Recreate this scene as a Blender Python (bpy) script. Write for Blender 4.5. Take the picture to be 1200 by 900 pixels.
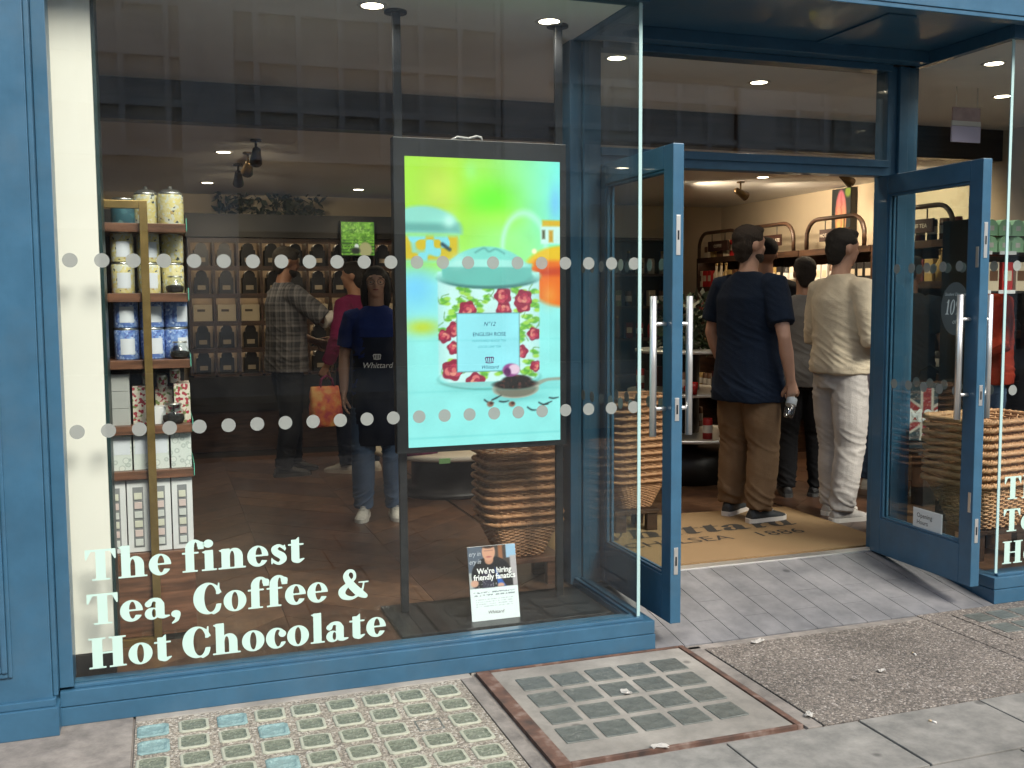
import bpy, bmesh, math, random
import numpy as np
from mathutils import Vector, Matrix, noise as mnoise
R_ = math.radians
random.seed(7)
S = bpy.context.scene
C = S.collection
for o in list(bpy.data.objects): bpy.data.objects.remove(o)

# ---------------------------------------------------------------- camera
yaw, pitch, roll, FPX = R_(-19.07703), R_(4.79819), R_(-0.35225), 1192.97
rt = Vector((math.cos(yaw), math.sin(yaw), 0)); fw = Vector((-math.sin(yaw), math.cos(yaw), 0)); up = Vector((0, 0, 1))
f2 = fw*math.cos(pitch) - up*math.sin(pitch); u2 = up*math.cos(pitch) + fw*math.sin(pitch)
r3 = rt*math.cos(roll) + u2*math.sin(roll); u3 = u2*math.cos(roll) - rt*math.sin(roll)
cd = bpy.data.cameras.new('camera'); cam = bpy.data.objects.new('camera', cd); C.objects.link(cam)
cd.sensor_fit = 'HORIZONTAL'; cd.sensor_width = 36; cd.lens = 36*FPX/1200; cd.clip_start = .05; cd.clip_end = 2000
cam.matrix_world = Matrix(((r3.x, u3.x, -f2.x, 0), (r3.y, u3.y, -f2.y, -4), (r3.z, u3.z, -f2.z, 1.552), (0, 0, 0, 1)))
S.camera = cam
# ---------------------------------------------------------------- sky, sun, exposure
SUN_EL, SUN_AZ = R_(43), R_(20)           # azimuth measured from straight across the street, towards the right
w = bpy.data.worlds.new('World'); S.world = w; w.use_nodes = True
nt = w.node_tree; bg = nt.nodes['Background']
sky = nt.nodes.new('ShaderNodeTexSky'); sky.sky_type = 'NISHITA'; sky.sun_disc = False
sky.sun_elevation = SUN_EL; sky.sun_rotation = math.pi - SUN_AZ; sky.air_density = 1.2; sky.dust_density = 3
nt.links.new(sky.outputs[0], bg.inputs[0]); bg.inputs[1].default_value = .15
sd = bpy.data.lights.new('sun', 'SUN'); sun = bpy.data.objects.new('sun', sd); C.objects.link(sun)
sd.energy = 2.8; sd.angle = R_(20); sd.color = (1, .94, .84)
sdir = Vector((math.sin(SUN_AZ)*math.cos(SUN_EL), -math.cos(SUN_AZ)*math.cos(SUN_EL), math.sin(SUN_EL)))  # towards the sun
sun.rotation_euler = (-sdir).to_track_quat('-Z', 'Y').to_euler(); sun.location = (6, -12, 16)
S.view_settings.view_transform = 'Standard'; S.view_settings.look = 'None'; S.view_settings.gamma = 1
S.view_settings.exposure = .78; S.view_settings.use_curve_mapping = False
S.render.engine = 'CYCLES'
S.cycles.max_bounces = 8; S.cycles.transparent_max_bounces = 20; S.cycles.diffuse_bounces = 3; S.cycles.glossy_bounces = 3
S.cycles.sample_clamp_indirect = 6; S.cycles.use_denoising = True; S.cycles.caustics_reflective = False; S.cycles.caustics_refractive = False

# ================================================================ helpers
def lin(c):
    return tuple((v/255/12.92 if v/255 <= .04045 else ((v/255+.055)/1.055)**2.4) for v in c)
def H(r, g, b): return lin((r, g, b))
MATS = {}
def mat(name, col, rough=.5, metal=0, bump=0, bscale=60, var=0, vscale=6, spec=.5, coat=0, emit=None, es=0, detail=6):
    """plain principled paint with a noise-driven tint variation and relief"""
    if name in MATS: return MATS[name]
    m = bpy.data.materials.new(name); m.use_nodes = True; n = m.node_tree.nodes; L = m.node_tree.links
    p = n['Principled BSDF']; p.inputs['Base Color'].default_value = (*col, 1); p.inputs['Roughness'].default_value = rough
    p.inputs['Metallic'].default_value = metal; p.inputs['Specular IOR Level'].default_value = spec; p.inputs['Coat Weight'].default_value = coat
    if emit: p.inputs['Emission Color'].default_value = (*emit, 1); p.inputs['Emission Strength'].default_value = es
    tc = n.new('ShaderNodeTexCoord')
    if var:
        t = n.new('ShaderNodeTexNoise'); t.inputs['Scale'].default_value = vscale; t.inputs['Detail'].default_value = detail; t.inputs['Roughness'].default_value = .65
        L.new(tc.outputs['Object'], t.inputs[0])
        r = n.new('ShaderNodeMapRange'); r.inputs[1].default_value = .3; r.inputs[2].default_value = .7; r.inputs[3].default_value = 1-var; r.inputs[4].default_value = 1+var
        L.new(t.outputs[0], r.inputs[0])
        mx = n.new('ShaderNodeMix'); mx.data_type = 'RGBA'; mx.blend_type = 'MULTIPLY'; mx.inputs[0].default_value = 1
        mx.inputs[6].default_value = (*col, 1); L.new(r.outputs[0], mx.inputs[7]); L.new(mx.outputs[2], p.inputs['Base Color'])
        rr = n.new('ShaderNodeMapRange'); rr.inputs[3].default_value = max(.03, rough-.1); rr.inputs[4].default_value = min(1, rough+.12)
        L.new(t.outputs[0], rr.inputs[0]); L.new(rr.outputs[0], p.inputs['Roughness'])
    if bump:
        t = n.new('ShaderNodeTexNoise'); t.inputs['Scale'].default_value = bscale; t.inputs['Detail'].default_value = 5
        L.new(tc.outputs['Object'], t.inputs[0])
        b = n.new('ShaderNodeBump'); b.inputs['Strength'].default_value = bump; b.inputs['Distance'].default_value = .02
        L.new(t.outputs[0], b.inputs['Height']); L.new(b.outputs[0], p.inputs['Normal'])
    MATS[name] = m; return m
def ramp_mat(name, tex, scale, stops, rough=.5, bump=0, stretch=(1, 1, 1), coord='Object', rot=(0, 0, 0), interp='LINEAR', emission=0, **kw):
    """principled with a colour ramp driven by one texture: 'noise', 'voronoi', 'wave'"""
    if name in MATS: return MATS[name]
    m = bpy.data.materials.new(name); m.use_nodes = True; n = m.node_tree.nodes; L = m.node_tree.links; p = n['Principled BSDF']
    tc = n.new('ShaderNodeTexCoord'); mp = n.new('ShaderNodeMapping'); mp.inputs['Scale'].default_value = stretch; mp.inputs['Rotation'].default_value = rot
    L.new(tc.outputs[coord], mp.inputs[0])
    t = n.new({'noise': 'ShaderNodeTexNoise', 'voronoi': 'ShaderNodeTexVoronoi', 'wave': 'ShaderNodeTexWave'}[tex]); t.inputs['Scale'].default_value = scale
    if tex == 'noise': t.inputs['Detail'].default_value = kw.get('detail', 8)
    if tex == 'wave': t.inputs['Distortion'].default_value = kw.get('dist', 4); t.inputs['Detail'].default_value = 4; t.inputs['Detail Scale'].default_value = 2
    L.new(mp.outputs[0], t.inputs['Vector'])
    cr = n.new('ShaderNodeValToRGB'); cr.color_ramp.interpolation = interp
    while len(cr.color_ramp.elements) < len(stops): cr.color_ramp.elements.new(.5)
    for e, (pos, c) in zip(cr.color_ramp.elements, stops): e.position = pos; e.color = (*c, 1)
    out = t.outputs['Color'] if kw.get('cell') else t.outputs[0]
    L.new(out, cr.inputs[0]); L.new(cr.outputs[0], p.inputs['Base Color']); p.inputs['Roughness'].default_value = rough
    if bump:
        b = n.new('ShaderNodeBump'); b.inputs['Strength'].default_value = bump; b.inputs['Distance'].default_value = .01
        L.new(t.outputs[0], b.inputs['Height']); L.new(b.outputs[0], p.inputs['Normal'])
    MATS[name] = m; return m
def emis(name, col, s):
    if name in MATS: return MATS[name]
    m = bpy.data.materials.new(name); m.use_nodes = True; n = m.node_tree.nodes; n.remove(n['Principled BSDF'])
    e = n.new('ShaderNodeEmission'); e.inputs[0].default_value = (*col, 1); e.inputs[1].default_value = s
    m.node_tree.links.new(e.outputs[0], n['Material Output'].inputs[0]); MATS[name] = m; return m
def glass(name, tint, f0=.045, rough=0, smear=True):
    m = bpy.data.materials.new(name); m.use_nodes = True; n = m.node_tree.nodes; L = m.node_tree.links; n.remove(n['Principled BSDF'])
    tr = n.new('ShaderNodeBsdfTransparent'); tr.inputs[0].default_value = (*tint, 1)
    gl = n.new('ShaderNodeBsdfGlossy'); gl.inputs['Roughness'].default_value = rough
    lw = n.new('ShaderNodeLayerWeight'); lw.inputs[0].default_value = .5
    pw = n.new('ShaderNodeMath'); pw.operation = 'POWER'; pw.inputs[1].default_value = 5; L.new(lw.outputs['Facing'], pw.inputs[0])
    ma = n.new('ShaderNodeMath'); ma.operation = 'MULTIPLY_ADD'; ma.inputs[1].default_value = .9; ma.inputs[2].default_value = f0; L.new(pw.outputs[0], ma.inputs[0])
    mx = n.new('ShaderNodeMixShader'); L.new(ma.outputs[0], mx.inputs[0]); L.new(tr.outputs[0], mx.inputs[1]); L.new(gl.outputs[0], mx.inputs[2])
    last = mx
    if smear:   # faint dust film on the pane
        tc = n.new('ShaderNodeTexCoord'); t = n.new('ShaderNodeTexNoise'); t.inputs['Scale'].default_value = 2.2; t.inputs['Detail'].default_value = 12; t.inputs['Roughness'].default_value = .75
        L.new(tc.outputs['Object'], t.inputs[0])
        r = n.new('ShaderNodeMapRange'); r.inputs[1].default_value = .45; r.inputs[2].default_value = .85; r.inputs[3].default_value = 0; r.inputs[4].default_value = .009; L.new(t.outputs[0], r.inputs[0])
        d = n.new('ShaderNodeBsdfDiffuse'); d.inputs[0].default_value = (.8, .8, .76, 1)
        m2 = n.new('ShaderNodeMixShader'); L.new(r.outputs[0], m2.inputs[0]); L.new(mx.outputs[0], m2.inputs[1]); L.new(d.outputs[0], m2.inputs[2]); last = m2
    L.new(last.outputs[0], n['Material Output'].inputs[0]); MATS[name] = m; return m
def vcol_mat(name, emission=0, rough=.5):
    m = bpy.data.materials.new(name); m.use_nodes = True; n = m.node_tree.nodes; L = m.node_tree.links; p = n['Principled BSDF']
    a = n.new('ShaderNodeAttribute'); a.attribute_name = 'Col'; p.inputs['Roughness'].default_value = rough
    if emission:
        p.inputs['Base Color'].default_value = (.01, .01, .01, 1); L.new(a.outputs['Color'], p.inputs['Emission Color']); p.inputs['Emission Strength'].default_value = emission
    else: L.new(a.outputs['Color'], p.inputs['Base Color'])
    return m

def link(o, parent=None, world=True):
    C.objects.link(o)
    if parent is not None:
        o.parent = parent
        if world:
            p = parent; off = Vector((0, 0, 0))
            while p is not None: off += p.location; p = p.parent
            # parts modelled in world coordinates under an unrotated thing
            o.location = Vector(o.location) - off if o.get('_w') is None else o.location
    return o
def tag(o, label=None, cat=None, group=None, kind=None):
    if label: o['label'] = label
    if cat: o['category'] = cat
    if group: o['group'] = group
    if kind: o['kind'] = kind
    return o
def thing(name, label, cat, loc=(0, 0, 0), rz=0, group=None):
    o = bpy.data.objects.new(name, None); C.objects.link(o); o.location = loc; o.rotation_euler = (0, 0, rz); o.empty_display_size = .1
    return tag(o, label, cat, group)
class MB:
    def __init__(s): s.bm = bmesh.new()
    def box(s, x0, x1, y0, y1, z0, z1, mi=0, bev=0):
        vs = [s.bm.verts.new((x, y, z)) for x in (x0, x1) for y in (y0, y1) for z in (z0, z1)]
        F = [(0, 1, 3, 2), (4, 6, 7, 5), (0, 4, 5, 1), (2, 3, 7, 6), (0, 2, 6, 4), (1, 5, 7, 3)]
        fs = [s.bm.faces.new([vs[i] for i in f]) for f in F]
        for f in fs: f.material_index = mi
        if bev:
            es = {e for f in fs for e in f.edges}
            r = bmesh.ops.bevel(s.bm, geom=list(es), offset=bev, segments=2, affect='EDGES', profile=.6)
            for f in r['faces']: f.material_index = mi
        return s
    def prism(s, pts, z0, z1, mi=0, axis='z'):
        def P(a, b, c): return (a, b, c) if axis == 'z' else ((a, c, b) if axis == 'y' else (c, a, b))
        lo = [s.bm.verts.new(P(a, b, z0)) for a, b in pts]; hi = [s.bm.verts.new(P(a, b, z1)) for a, b in pts]; n = len(pts)
        fs = [s.bm.faces.new(lo[::-1]), s.bm.faces.new(hi)] + [s.bm.faces.new((lo[i], lo[(i+1) % n], hi[(i+1) % n], hi[i])) for i in range(n)]
        for f in fs: f.material_index = mi
        return s
    def lathe(s, prof, c=(0, 0, 0), n=20, mi=0, sm=True, cap=True):
        rings = []
        for r, z in prof:
            if r < 1e-5: rings.append([s.bm.verts.new((c[0], c[1], c[2]+z))])
            else: rings.append([s.bm.verts.new((c[0]+r*math.cos(2*math.pi*k/n), c[1]+r*math.sin(2*math.pi*k/n), c[2]+z)) for k in range(n)])
        for a, b in zip(rings, rings[1:]):
            for k in range(n):
                k2 = (k+1) % n
                v = ([a[0]] if len(a) == 1 else [a[k], a[k2]]) + ([b[0]] if len(b) == 1 else [b[k2], b[k]])
                if len(v) > 2:
                    f = s.bm.faces.new(v); f.material_index = mi; f.smooth = sm
        for rg in (rings[0], rings[-1]):
            if len(rg) > 1 and cap: f = s.bm.faces.new(rg); f.material_index = mi
        return s
    def tube(s, pts, rad, n=8, mi=0, closed=False, flat=1.0, up=None, sm=True):
        pts = [Vector(p) for p in pts]; m = len(pts)
        rad = rad if isinstance(rad, (list, tuple)) else [rad]*m; rings = []
        prev = None
        for i, p in enumerate(pts):
            a = pts[(i-1) % m] if (closed or i > 0) else p; b = pts[(i+1) % m] if (closed or i < m-1) else p
            d = (b-a); d = d.normalized() if d.length > 1e-9 else Vector((0, 0, 1))
            if prev is None:
                t = Vector(up) if up else (Vector((0, 0, 1)) if abs(d.z) < .9 else Vector((0, 1, 0)))
                x = d.cross(t).normalized()
            else:
                x = prev - d*prev.dot(d); x = x.normalized() if x.length > 1e-6 else prev
            prev = x; y = d.cross(x)
            rr = rad[i]; rx, ry = rr if isinstance(rr, tuple) else (rr, rr*flat)
            rings.append([s.bm.verts.new(p + x*math.cos(2*math.pi*k/n)*rx + y*math.sin(2*math.pi*k/n)*ry) for k in range(n)])
        R2 = list(zip(rings, rings[1:])) + ([(rings[-1], rings[0])] if closed else [])
        for a, b in R2:
            for k in range(n):
                f = s.bm.faces.new((a[k], a[(k+1) % n], b[(k+1) % n], b[k])); f.material_index = mi; f.smooth = sm
        if not closed:
            for rg in (rings[0], rings[-1]): f = s.bm.faces.new(rg); f.material_index = mi
        return s
    def ell(s, c, r, n=16, m=10, mi=0):
        prof = [(math.sin(math.pi*k/m), -math.cos(math.pi*k/m)) for k in range(m+1)]
        v0 = len(s.bm.verts); 
        before = set(s.bm.verts)
        s.lathe([(max(a, 0), b) for a, b in prof], (0, 0, 0), n, mi)
        for v in s.bm.verts:
            if v not in before: v.co = Vector((c[0]+v.co.x*r[0], c[1]+v.co.y*r[1], c[2]+v.co.z*r[2]))
        return s
    def rings(s, rg, n=24, mi=0, pw=2.0):
        """stack of ellipse sections (cx, cy, z, rx, ry); pw > 2 makes them squarer"""
        rs = []
        for cx, cy, z, rx, ry in rg:
            L = []
            for k in range(n):
                a = 2*math.pi*k/n; c_, s_ = math.cos(a), math.sin(a)
                L.append(s.bm.verts.new((cx+rx*math.copysign(abs(c_)**(2/pw), c_), cy+ry*math.copysign(abs(s_)**(2/pw), s_), z)))
            rs.append(L)
        for a, b in zip(rs, rs[1:]):
            for k in range(n):
                f = s.bm.faces.new((a[k], a[(k+1) % n], b[(k+1) % n], b[k])); f.smooth = True; f.material_index = mi
        s.bm.faces.new(rs[0][::-1]); s.bm.faces.new(rs[-1]); return s
    def mesh(s, name, smooth=False):
        bmesh.ops.recalc_face_normals(s.bm, faces=s.bm.faces)
        me = bpy.data.meshes.new(name); s.bm.to_mesh(me); s.bm.free()
        if smooth:
            me.polygons.foreach_set('use_smooth', [True]*len(me.polygons))
        return me
    def build(s, name, mats, parent=None, world=True, smooth=False, loc=(0, 0, 0)):
        me = s.mesh(name, smooth)
        return mk(name, me, mats, parent, world, loc)
def mk(name, me, mats, parent=None, world=True, loc=(0, 0, 0), rot=(0, 0, 0)):
    if mats is not None and len(me.materials) == 0:
        for m in (mats if isinstance(mats, (list, tuple)) else [mats]): me.materials.append(m)
    o = bpy.data.objects.new(name, me); o.location = loc; o.rotation_euler = rot
    return link(o, parent, world)
def copy_tree(o, parent=None, loc=None, rz=None, label=None):
    c = o.copy(); C.objects.link(c); c.parent = parent
    if loc is not None: c.location = loc
    if rz is not None: c.rotation_euler = (0, 0, rz)
    if label: c['label'] = label
    for ch in o.children: copy_tree(ch, c)
    return c

# ---------------------------------------------------------------- shapes from 2-D distance fields (lettering, emblems)
def el(cx, cy, rx, ry): return lambda X, Y: (np.sqrt(((X-cx)/rx)**2+((Y-cy)/ry)**2)-1)*min(rx, ry)
def bx(x0, y0, x1, y1): return lambda X, Y: np.maximum(np.maximum(x0-X, X-x1), np.maximum(y0-Y, Y-y1))
def U(*f): return lambda X, Y: np.minimum.reduce([g(X, Y) for g in f])
def I(*f): return lambda X, Y: np.maximum.reduce([g(X, Y) for g in f])
def D(a, *b): return lambda X, Y: np.maximum.reduce([a(X, Y)]+[-g(X, Y) for g in b])
def pg(*pts):     # convex polygon, anticlockwise
    def f(X, Y):
        out = []
        for (x0, y0), (x1, y1) in zip(pts, pts[1:]+pts[:1]):
            ex, ey = x1-x0, y1-y0; l = math.hypot(ex, ey); out.append(((X-x0)*ey-(Y-y0)*ex)/l)
        return np.maximum.reduce(out)
    return f
def st(pts, rad, sub=8):   # brush stroke, round nib of changing radius
    def f(X, Y):
        d = np.full(X.shape, 9.); n = len(pts)
        P = [pts[0]]+list(pts)+[pts[-1]]; Q = [rad[0]]+list(rad)+[rad[-1]]
        for i in range(1, n):
            for k in range(sub+1):
                t = k/sub; p = [.5*(2*P[i][c]+(P[i+1][c]-P[i-1][c])*t+(2*P[i-1][c]-5*P[i][c]+4*P[i+1][c]-P[i+2][c])*t*t+(3*P[i][c]-P[i-1][c]-3*P[i+1][c]+P[i+2][c])*t**3) for c in (0, 1)]
                d = np.minimum(d, np.hypot(X-p[0], Y-p[1])-(Q[i]*(1-t)+Q[i+1]*t))
        return d
    return f
fl = lambda x, y: pg((x-.1, y-.02), (x+.02, y-.1), (x+.26, y-.1), (x+.26, y+.03))
_s = lambda x0, x1, y=0: bx(x0, y, x1, y+.055)
_arch = lambda x: U(D(I(el(x+.41, .40, .25, .29), bx(x, .4, x+1, 1)), el(x+.33, .38, .07, .22)), bx(x+.40, 0, x+.66, .42), _s(x+.33, x+.75))
GL = {   # heavy high-contrast serif: (field, advance)
 'T': (U(bx(.30, 0, .58, 1), bx(.0, .93, .88, 1), pg((0, .68), (.04, .68), (.17, .95), (0, .95)), pg((.71, .95), (.84, .68), (.88, .68), (.88, .95)), _s(.18, .70)), .9),
 'h': (U(bx(.1, 0, .36, 1.05), fl(.1, 1.03), _s(0, .45), _arch(.1)), .87),
 'n': (U(bx(.1, 0, .36, .68), fl(.1, .66), _s(0, .45), _arch(.1)), .87),
 'e': (U(D(el(.33, .34, .33, .355), el(.36, .36, .10, .28), pg((.4, .33), (.45, .2), (.8, .16), (.8, .33))), bx(.2, .33, .64, .385)), .68),
 'f': (U(bx(.1, 0, .36, .8), _s(0, .46), bx(0, .6, .5, .66), D(I(el(.38, .76, .28, .31), bx(0, .74, .7, 1.2)), el(.42, .74, .06, .24)), el(.57, .88, .115, .11)), .55),
 'i': (U(bx(.1, 0, .36, .68), fl(.1, .66), _s(0, .46), el(.22, .9, .15, .135)), .48),
 's': (U(st([(.47, .53), (.3, .64), (.15, .54), (.2, .41), (.38, .28), (.42, .15), (.27, .03), (.08, .14)], [.05, .045, .1, .11, .12, .1, .045, .05]), bx(.45, .45, .49, .66), bx(.04, .02, .08, .24)), .55),
 't': (U(bx(.1, .12, .36, .8), pg((.1, .66), (.36, .66), (.36, .9)), bx(0, .6, .5, .66), st([(.23, .14), (.33, .06), (.5, .13)], [.13, .07, .02])), .53),
 'a': (U(bx(.32, .06, .58, .46), st([(.11, .5), (.22, .63), (.4, .6), (.45, .46)], [.1, .05, .08, .13]), D(el(.21, .18, .21, .2), el(.27, .19, .06, .14)), st([(.46, .1), (.56, .05), (.72, .07)], [.1, .06, .02])), .74),
 ',': (U(el(.14, .1, .14, .12), st([(.2, .06), (.16, -.1), (.03, -.2)], [.08, .06, .02])), .36),
 'C': (U(D(el(.44, .5, .44, .53), el(.52, .5, .19, .46), bx(.66, .3, 1, .66)), pg((.68, .62), (.8, .62), (.8, 1.0), (.76, 1.0)), st([(.6, .0), (.74, .08), (.82, .25)], [.05, .045, .02])), .88),
 'o': (D(el(.35, .34, .35, .36), el(.35, .34, .1, .3)), .72),
 'c': (U(D(el(.33, .34, .33, .36), el(.38, .34, .11, .29), bx(.45, .2, .9, .44)), el(.52, .48, .12, .12)), .64),
 'l': (U(bx(.1, 0, .36, 1.05), fl(.1, 1.03), _s(0, .46)), .48),
 'H': (U(bx(.1, 0, .39, 1), bx(.68, 0, .97, 1), bx(.3, .47, .75, .53), _s(0, .49), _s(.58, 1.07), _s(0, .49, .945), _s(.58, 1.07, .945)), 1.1),
 '&': (U(st([(.86, .54), (.78, .25), (.5, .03), (.2, .1), (.14, .3), (.34, .52), (.55, .72), (.52, .94), (.36, .97), (.28, .78), (.45, .48), (.7, .2), (.9, .06)], [.025, .04, .05, .1, .12, .07, .05, .05, .06, .1, .13, .14, .08]), bx(.68, .53, 1.02, .58)), 1.02),
 'W': (U(st([(0, .95), (.1, 1.0), (.2, .5), (.3, .05)], [.03, .06, .09, .07]), st([(.3, .05), (.45, .5), (.55, .95)], [.03, .03, .03]), st([(.5, .95), (.6, .5), (.68, .05)], [.05, .09, .06]), st([(.68, .05), (.85, .55), (.9, .95), (.8, 1.0)], [.03, .03, .04, .05])), 1.0),
 'r': (U(bx(.1, 0, .3, .68), st([(.3, .4), (.4, .6), (.52, .58)], [.03, .06, .09]), st([(.2, .08), (.3, .03), (.4, .1)], [.08, .05, .02])), .52),
 'd': (U(D(el(.27, .34, .27, .36), el(.3, .34, .09, .28)), bx(.38, .06, .58, 1.0), st([(.48, .1), (.58, .04), (.72, .12)], [.09, .05, .02])), .72),
 '1': (U(bx(.14, 0, .3, 1), pg((0, .78), (.14, .8), (.3, 1), (.24, 1)), _s(.02, .42)), .46),
 '0': (D(el(.26, .5, .26, .51), el(.26, .5, .11, .45)), .58),
 '%': (U(D(el(.18, .75, .18, .24), el(.18, .75, .08, .19)), D(el(.68, .25, .18, .24), el(.68, .25, .08, .19)), pg((.1, 0), (.16, 0), (.76, 1), (.7, 1))), .9),
}
def march(f, x0, x1, y0, y1, h, dst, ox, oy, sx, sy, sh=0):
    nx, ny = int((x1-x0)/h)+1, int((y1-y0)/h)+1
    xs = x0+np.arange(nx+1)*h; ys = y0+np.arange(ny+1)*h
    X, Y = np.meshgrid(xs, ys, indexing='ij'); V = f(X, Y)
    verts, faces = dst; cache = {}
    def vid(key, px, py):
        if key not in cache: cache[key] = len(verts); verts.append((ox+(px+sh*py)*sx, oy+py*sy))
        return cache[key]
    ins = V < 0
    for i in range(nx):
        for j in range(ny):
            c = [(i, j), (i+1, j), (i+1, j+1), (i, j+1)]
            m = [ins[a] for a in c]
            if not any(m): continue
            poly = []
            for k in range(4):
                a, b = c[k], c[(k+1) % 4]
                if m[k]: poly.append(vid(a, xs[a[0]], ys[a[1]]))
                if m[k] != m[(k+1) % 4]:
                    if a > b: a2, b2 = b, a
                    else: a2, b2 = a, b
                    t = V[a2]/(V[a2]-V[b2]); poly.append(vid((a2, b2), xs[a2[0]]+t*(xs[b2[0]]-xs[a2[0]]), ys[a2[1]]+t*(ys[b2[1]]-ys[a2[1]])))
            if len(poly) > 2: faces.append(poly)
def letters(txt, width, cap, h=.022, track=.03, sh=0):
    """mesh data (2-D verts, faces) of a line of serif lettering fitted to a width"""
    tot = sum(.28 if ch == ' ' else GL[ch][1]+track for ch in txt)-track
    sx = width/tot; x = 0; d = ([], [])
    for ch in txt:
        if ch == ' ': x += .28; continue
        march(GL[ch][0], -.12, GL[ch][1]+.1, -.26, 1.12, h, d, x*sx, 0, sx, cap, sh); x += GL[ch][1]+track
    return d
def flat(name, d, mats, parent, place, thick=.0006):
    """place(u, v) -> world point on the surface carrying the print"""
    V = [place(u, v) for u, v in d[0]]
    me = bpy.data.meshes.new(name); me.from_pydata(V, [], d[1]); me.update()
    return mk(name, me, mats, parent)
def text_mesh(txt, size, align='CENTER', shear=0, bold=0):
    cu = bpy.data.curves.new('t', 'FONT'); cu.body = txt; cu.size = size; cu.align_x = align; cu.shear = shear; cu.offset = bold; cu.resolution_u = 3
    o = bpy.data.objects.new('t', cu); C.objects.link(o); bpy.context.view_layer.update()
    me = bpy.data.meshes.new_from_object(o.evaluated_get(bpy.context.evaluated_depsgraph_get()))
    d = ([(v.co.x, v.co.y) for v in me.vertices], [tuple(p.vertices) for p in me.polygons])
    bpy.data.objects.remove(o); bpy.data.curves.remove(cu); bpy.data.meshes.remove(me); return d

# ---------------------------------------------------------------- painted prints (flat pictures on screens and posters)
class Pic:
    def __init__(s, W, Hh, base=(0, 0, 0)):
        s.W, s.H = W, Hh; s.X, s.Y = np.meshgrid(np.arange(W)+.5, np.arange(Hh)+.5); s.a = np.ones((Hh, W, 3))*np.array(base)/255
    def put(s, mask, col):
        col = np.asarray(col, float)/255; s.a = s.a*(1-mask[..., None])+mask[..., None]*col; return s
    def sd(s, f, col, soft=.7, op=1):
        d = f(s.X, s.Y); return s.put(np.clip(.5-d/(2*soft), 0, 1)*op, col)
    def grad(s, m, c0, c1): return np.asarray(c0)*(1-m[..., None])+np.asarray(c1)*m[..., None]
    def obj(s, name, w, h, emission, parent, place, rough=.5):
        W, Hh = s.W, s.H
        lx = np.linspace(0, w, W+1); ly = np.linspace(h, 0, Hh+1)
        A = s.a; A = np.concatenate([A, A[:, -1:]], 1); A = np.concatenate([A, A[-1:]], 0)
        V = [place(x, y) for y in ly for x in lx]
        idx = np.arange((W+1)*(Hh+1)).reshape(Hh+1, W+1)
        F = np.stack([idx[1:, :-1], idx[1:, 1:], idx[:-1, 1:], idx[:-1, :-1]], -1).reshape(-1, 4)
        me = bpy.data.meshes.new(name); me.from_pydata(V, [], F.tolist()); me.update()
        at = me.color_attributes.new('Col', 'FLOAT_COLOR', 'POINT')
        L = np.where(A <= .04045, A/12.92, ((np.clip(A, 0, 1)+.055)/1.055)**2.4).reshape(-1, 3)
        at.data.foreach_set('color', np.concatenate([L, np.ones((len(L), 1))], 1).ravel())
        return mk(name, me, vcol_mat(name+'_print', emission, rough), parent)
def nz(W, Hh, cell, seed=0):
    rs = np.random.RandomState(seed); g = rs.rand(int(Hh/cell)+3, int(W/cell)+3)
    y = np.arange(Hh)/cell; x = np.arange(W)/cell; yi, xi = y.astype(int), x.astype(int); fy, fx = (y-yi)[:, None], (x-xi)[None]
    fy, fx = fy*fy*(3-2*fy), fx*fx*(3-2*fx)
    return (g[yi][:, xi]*(1-fx)+g[yi][:, xi+1]*fx)*(1-fy)+(g[yi+1][:, xi]*(1-fx)+g[yi+1][:, xi+1]*fx)*fy

# ================================================================ materials
BLUE = mat('blue_gloss_paint', (.036, .112, .192), .34, var=.13, vscale=7, bump=.05, bscale=35, coat=.15)
def wear(m, chip, dust):
    # brush streaks, rubbed patches and small chips in the paint film
    n = m.node_tree.nodes; L = m.node_tree.links; p = n['Principled BSDF']; tc = n.new('ShaderNodeTexCoord'); src = p.inputs['Base Color'].links[0].from_socket
    mp = n.new('ShaderNodeMapping'); mp.inputs['Scale'].default_value = (1, 1, .12); L.new(tc.outputs['Object'], mp.inputs[0])
    t1 = n.new('ShaderNodeTexNoise'); t1.inputs['Scale'].default_value = 70; t1.inputs['Detail'].default_value = 8; t1.inputs['Roughness'].default_value = .8; L.new(tc.outputs['Object'], t1.inputs[0])
    t2 = n.new('ShaderNodeTexNoise'); t2.inputs['Scale'].default_value = 3; t2.inputs['Detail'].default_value = 10; t2.inputs['Roughness'].default_value = .7; L.new(tc.outputs['Object'], t2.inputs[0])
    t3 = n.new('ShaderNodeTexNoise'); t3.inputs['Scale'].default_value = 40; t3.inputs['Detail'].default_value = 6; L.new(mp.outputs[0], t3.inputs[0])
    r1 = n.new('ShaderNodeMapRange'); r1.inputs[1].default_value = .71; r1.inputs[2].default_value = .74; L.new(t1.outputs[0], r1.inputs[0])
    r2 = n.new('ShaderNodeMapRange'); r2.inputs[1].default_value = .48; r2.inputs[2].default_value = .75; r2.inputs[4].default_value = .42; L.new(t2.outputs[0], r2.inputs[0])
    m1 = n.new('ShaderNodeMix'); m1.data_type = 'RGBA'; L.new(r2.outputs[0], m1.inputs[0]); L.new(src, m1.inputs[6]); m1.inputs[7].default_value = (*dust, 1)
    m2 = n.new('ShaderNodeMix'); m2.data_type = 'RGBA'; L.new(r1.outputs[0], m2.inputs[0]); L.new(m1.outputs[2], m2.inputs[6]); m2.inputs[7].default_value = (*chip, 1); L.new(m2.outputs[2], p.inputs['Base Color'])
    b = n.new('ShaderNodeBump'); b.inputs['Strength'].default_value = .12; b.inputs['Distance'].default_value = .004; L.new(t3.outputs[0], b.inputs['Height']); L.new(b.outputs[0], p.inputs['Normal'])
wear(BLUE, (.13, .19, .24), (.075, .125, .17))
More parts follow.
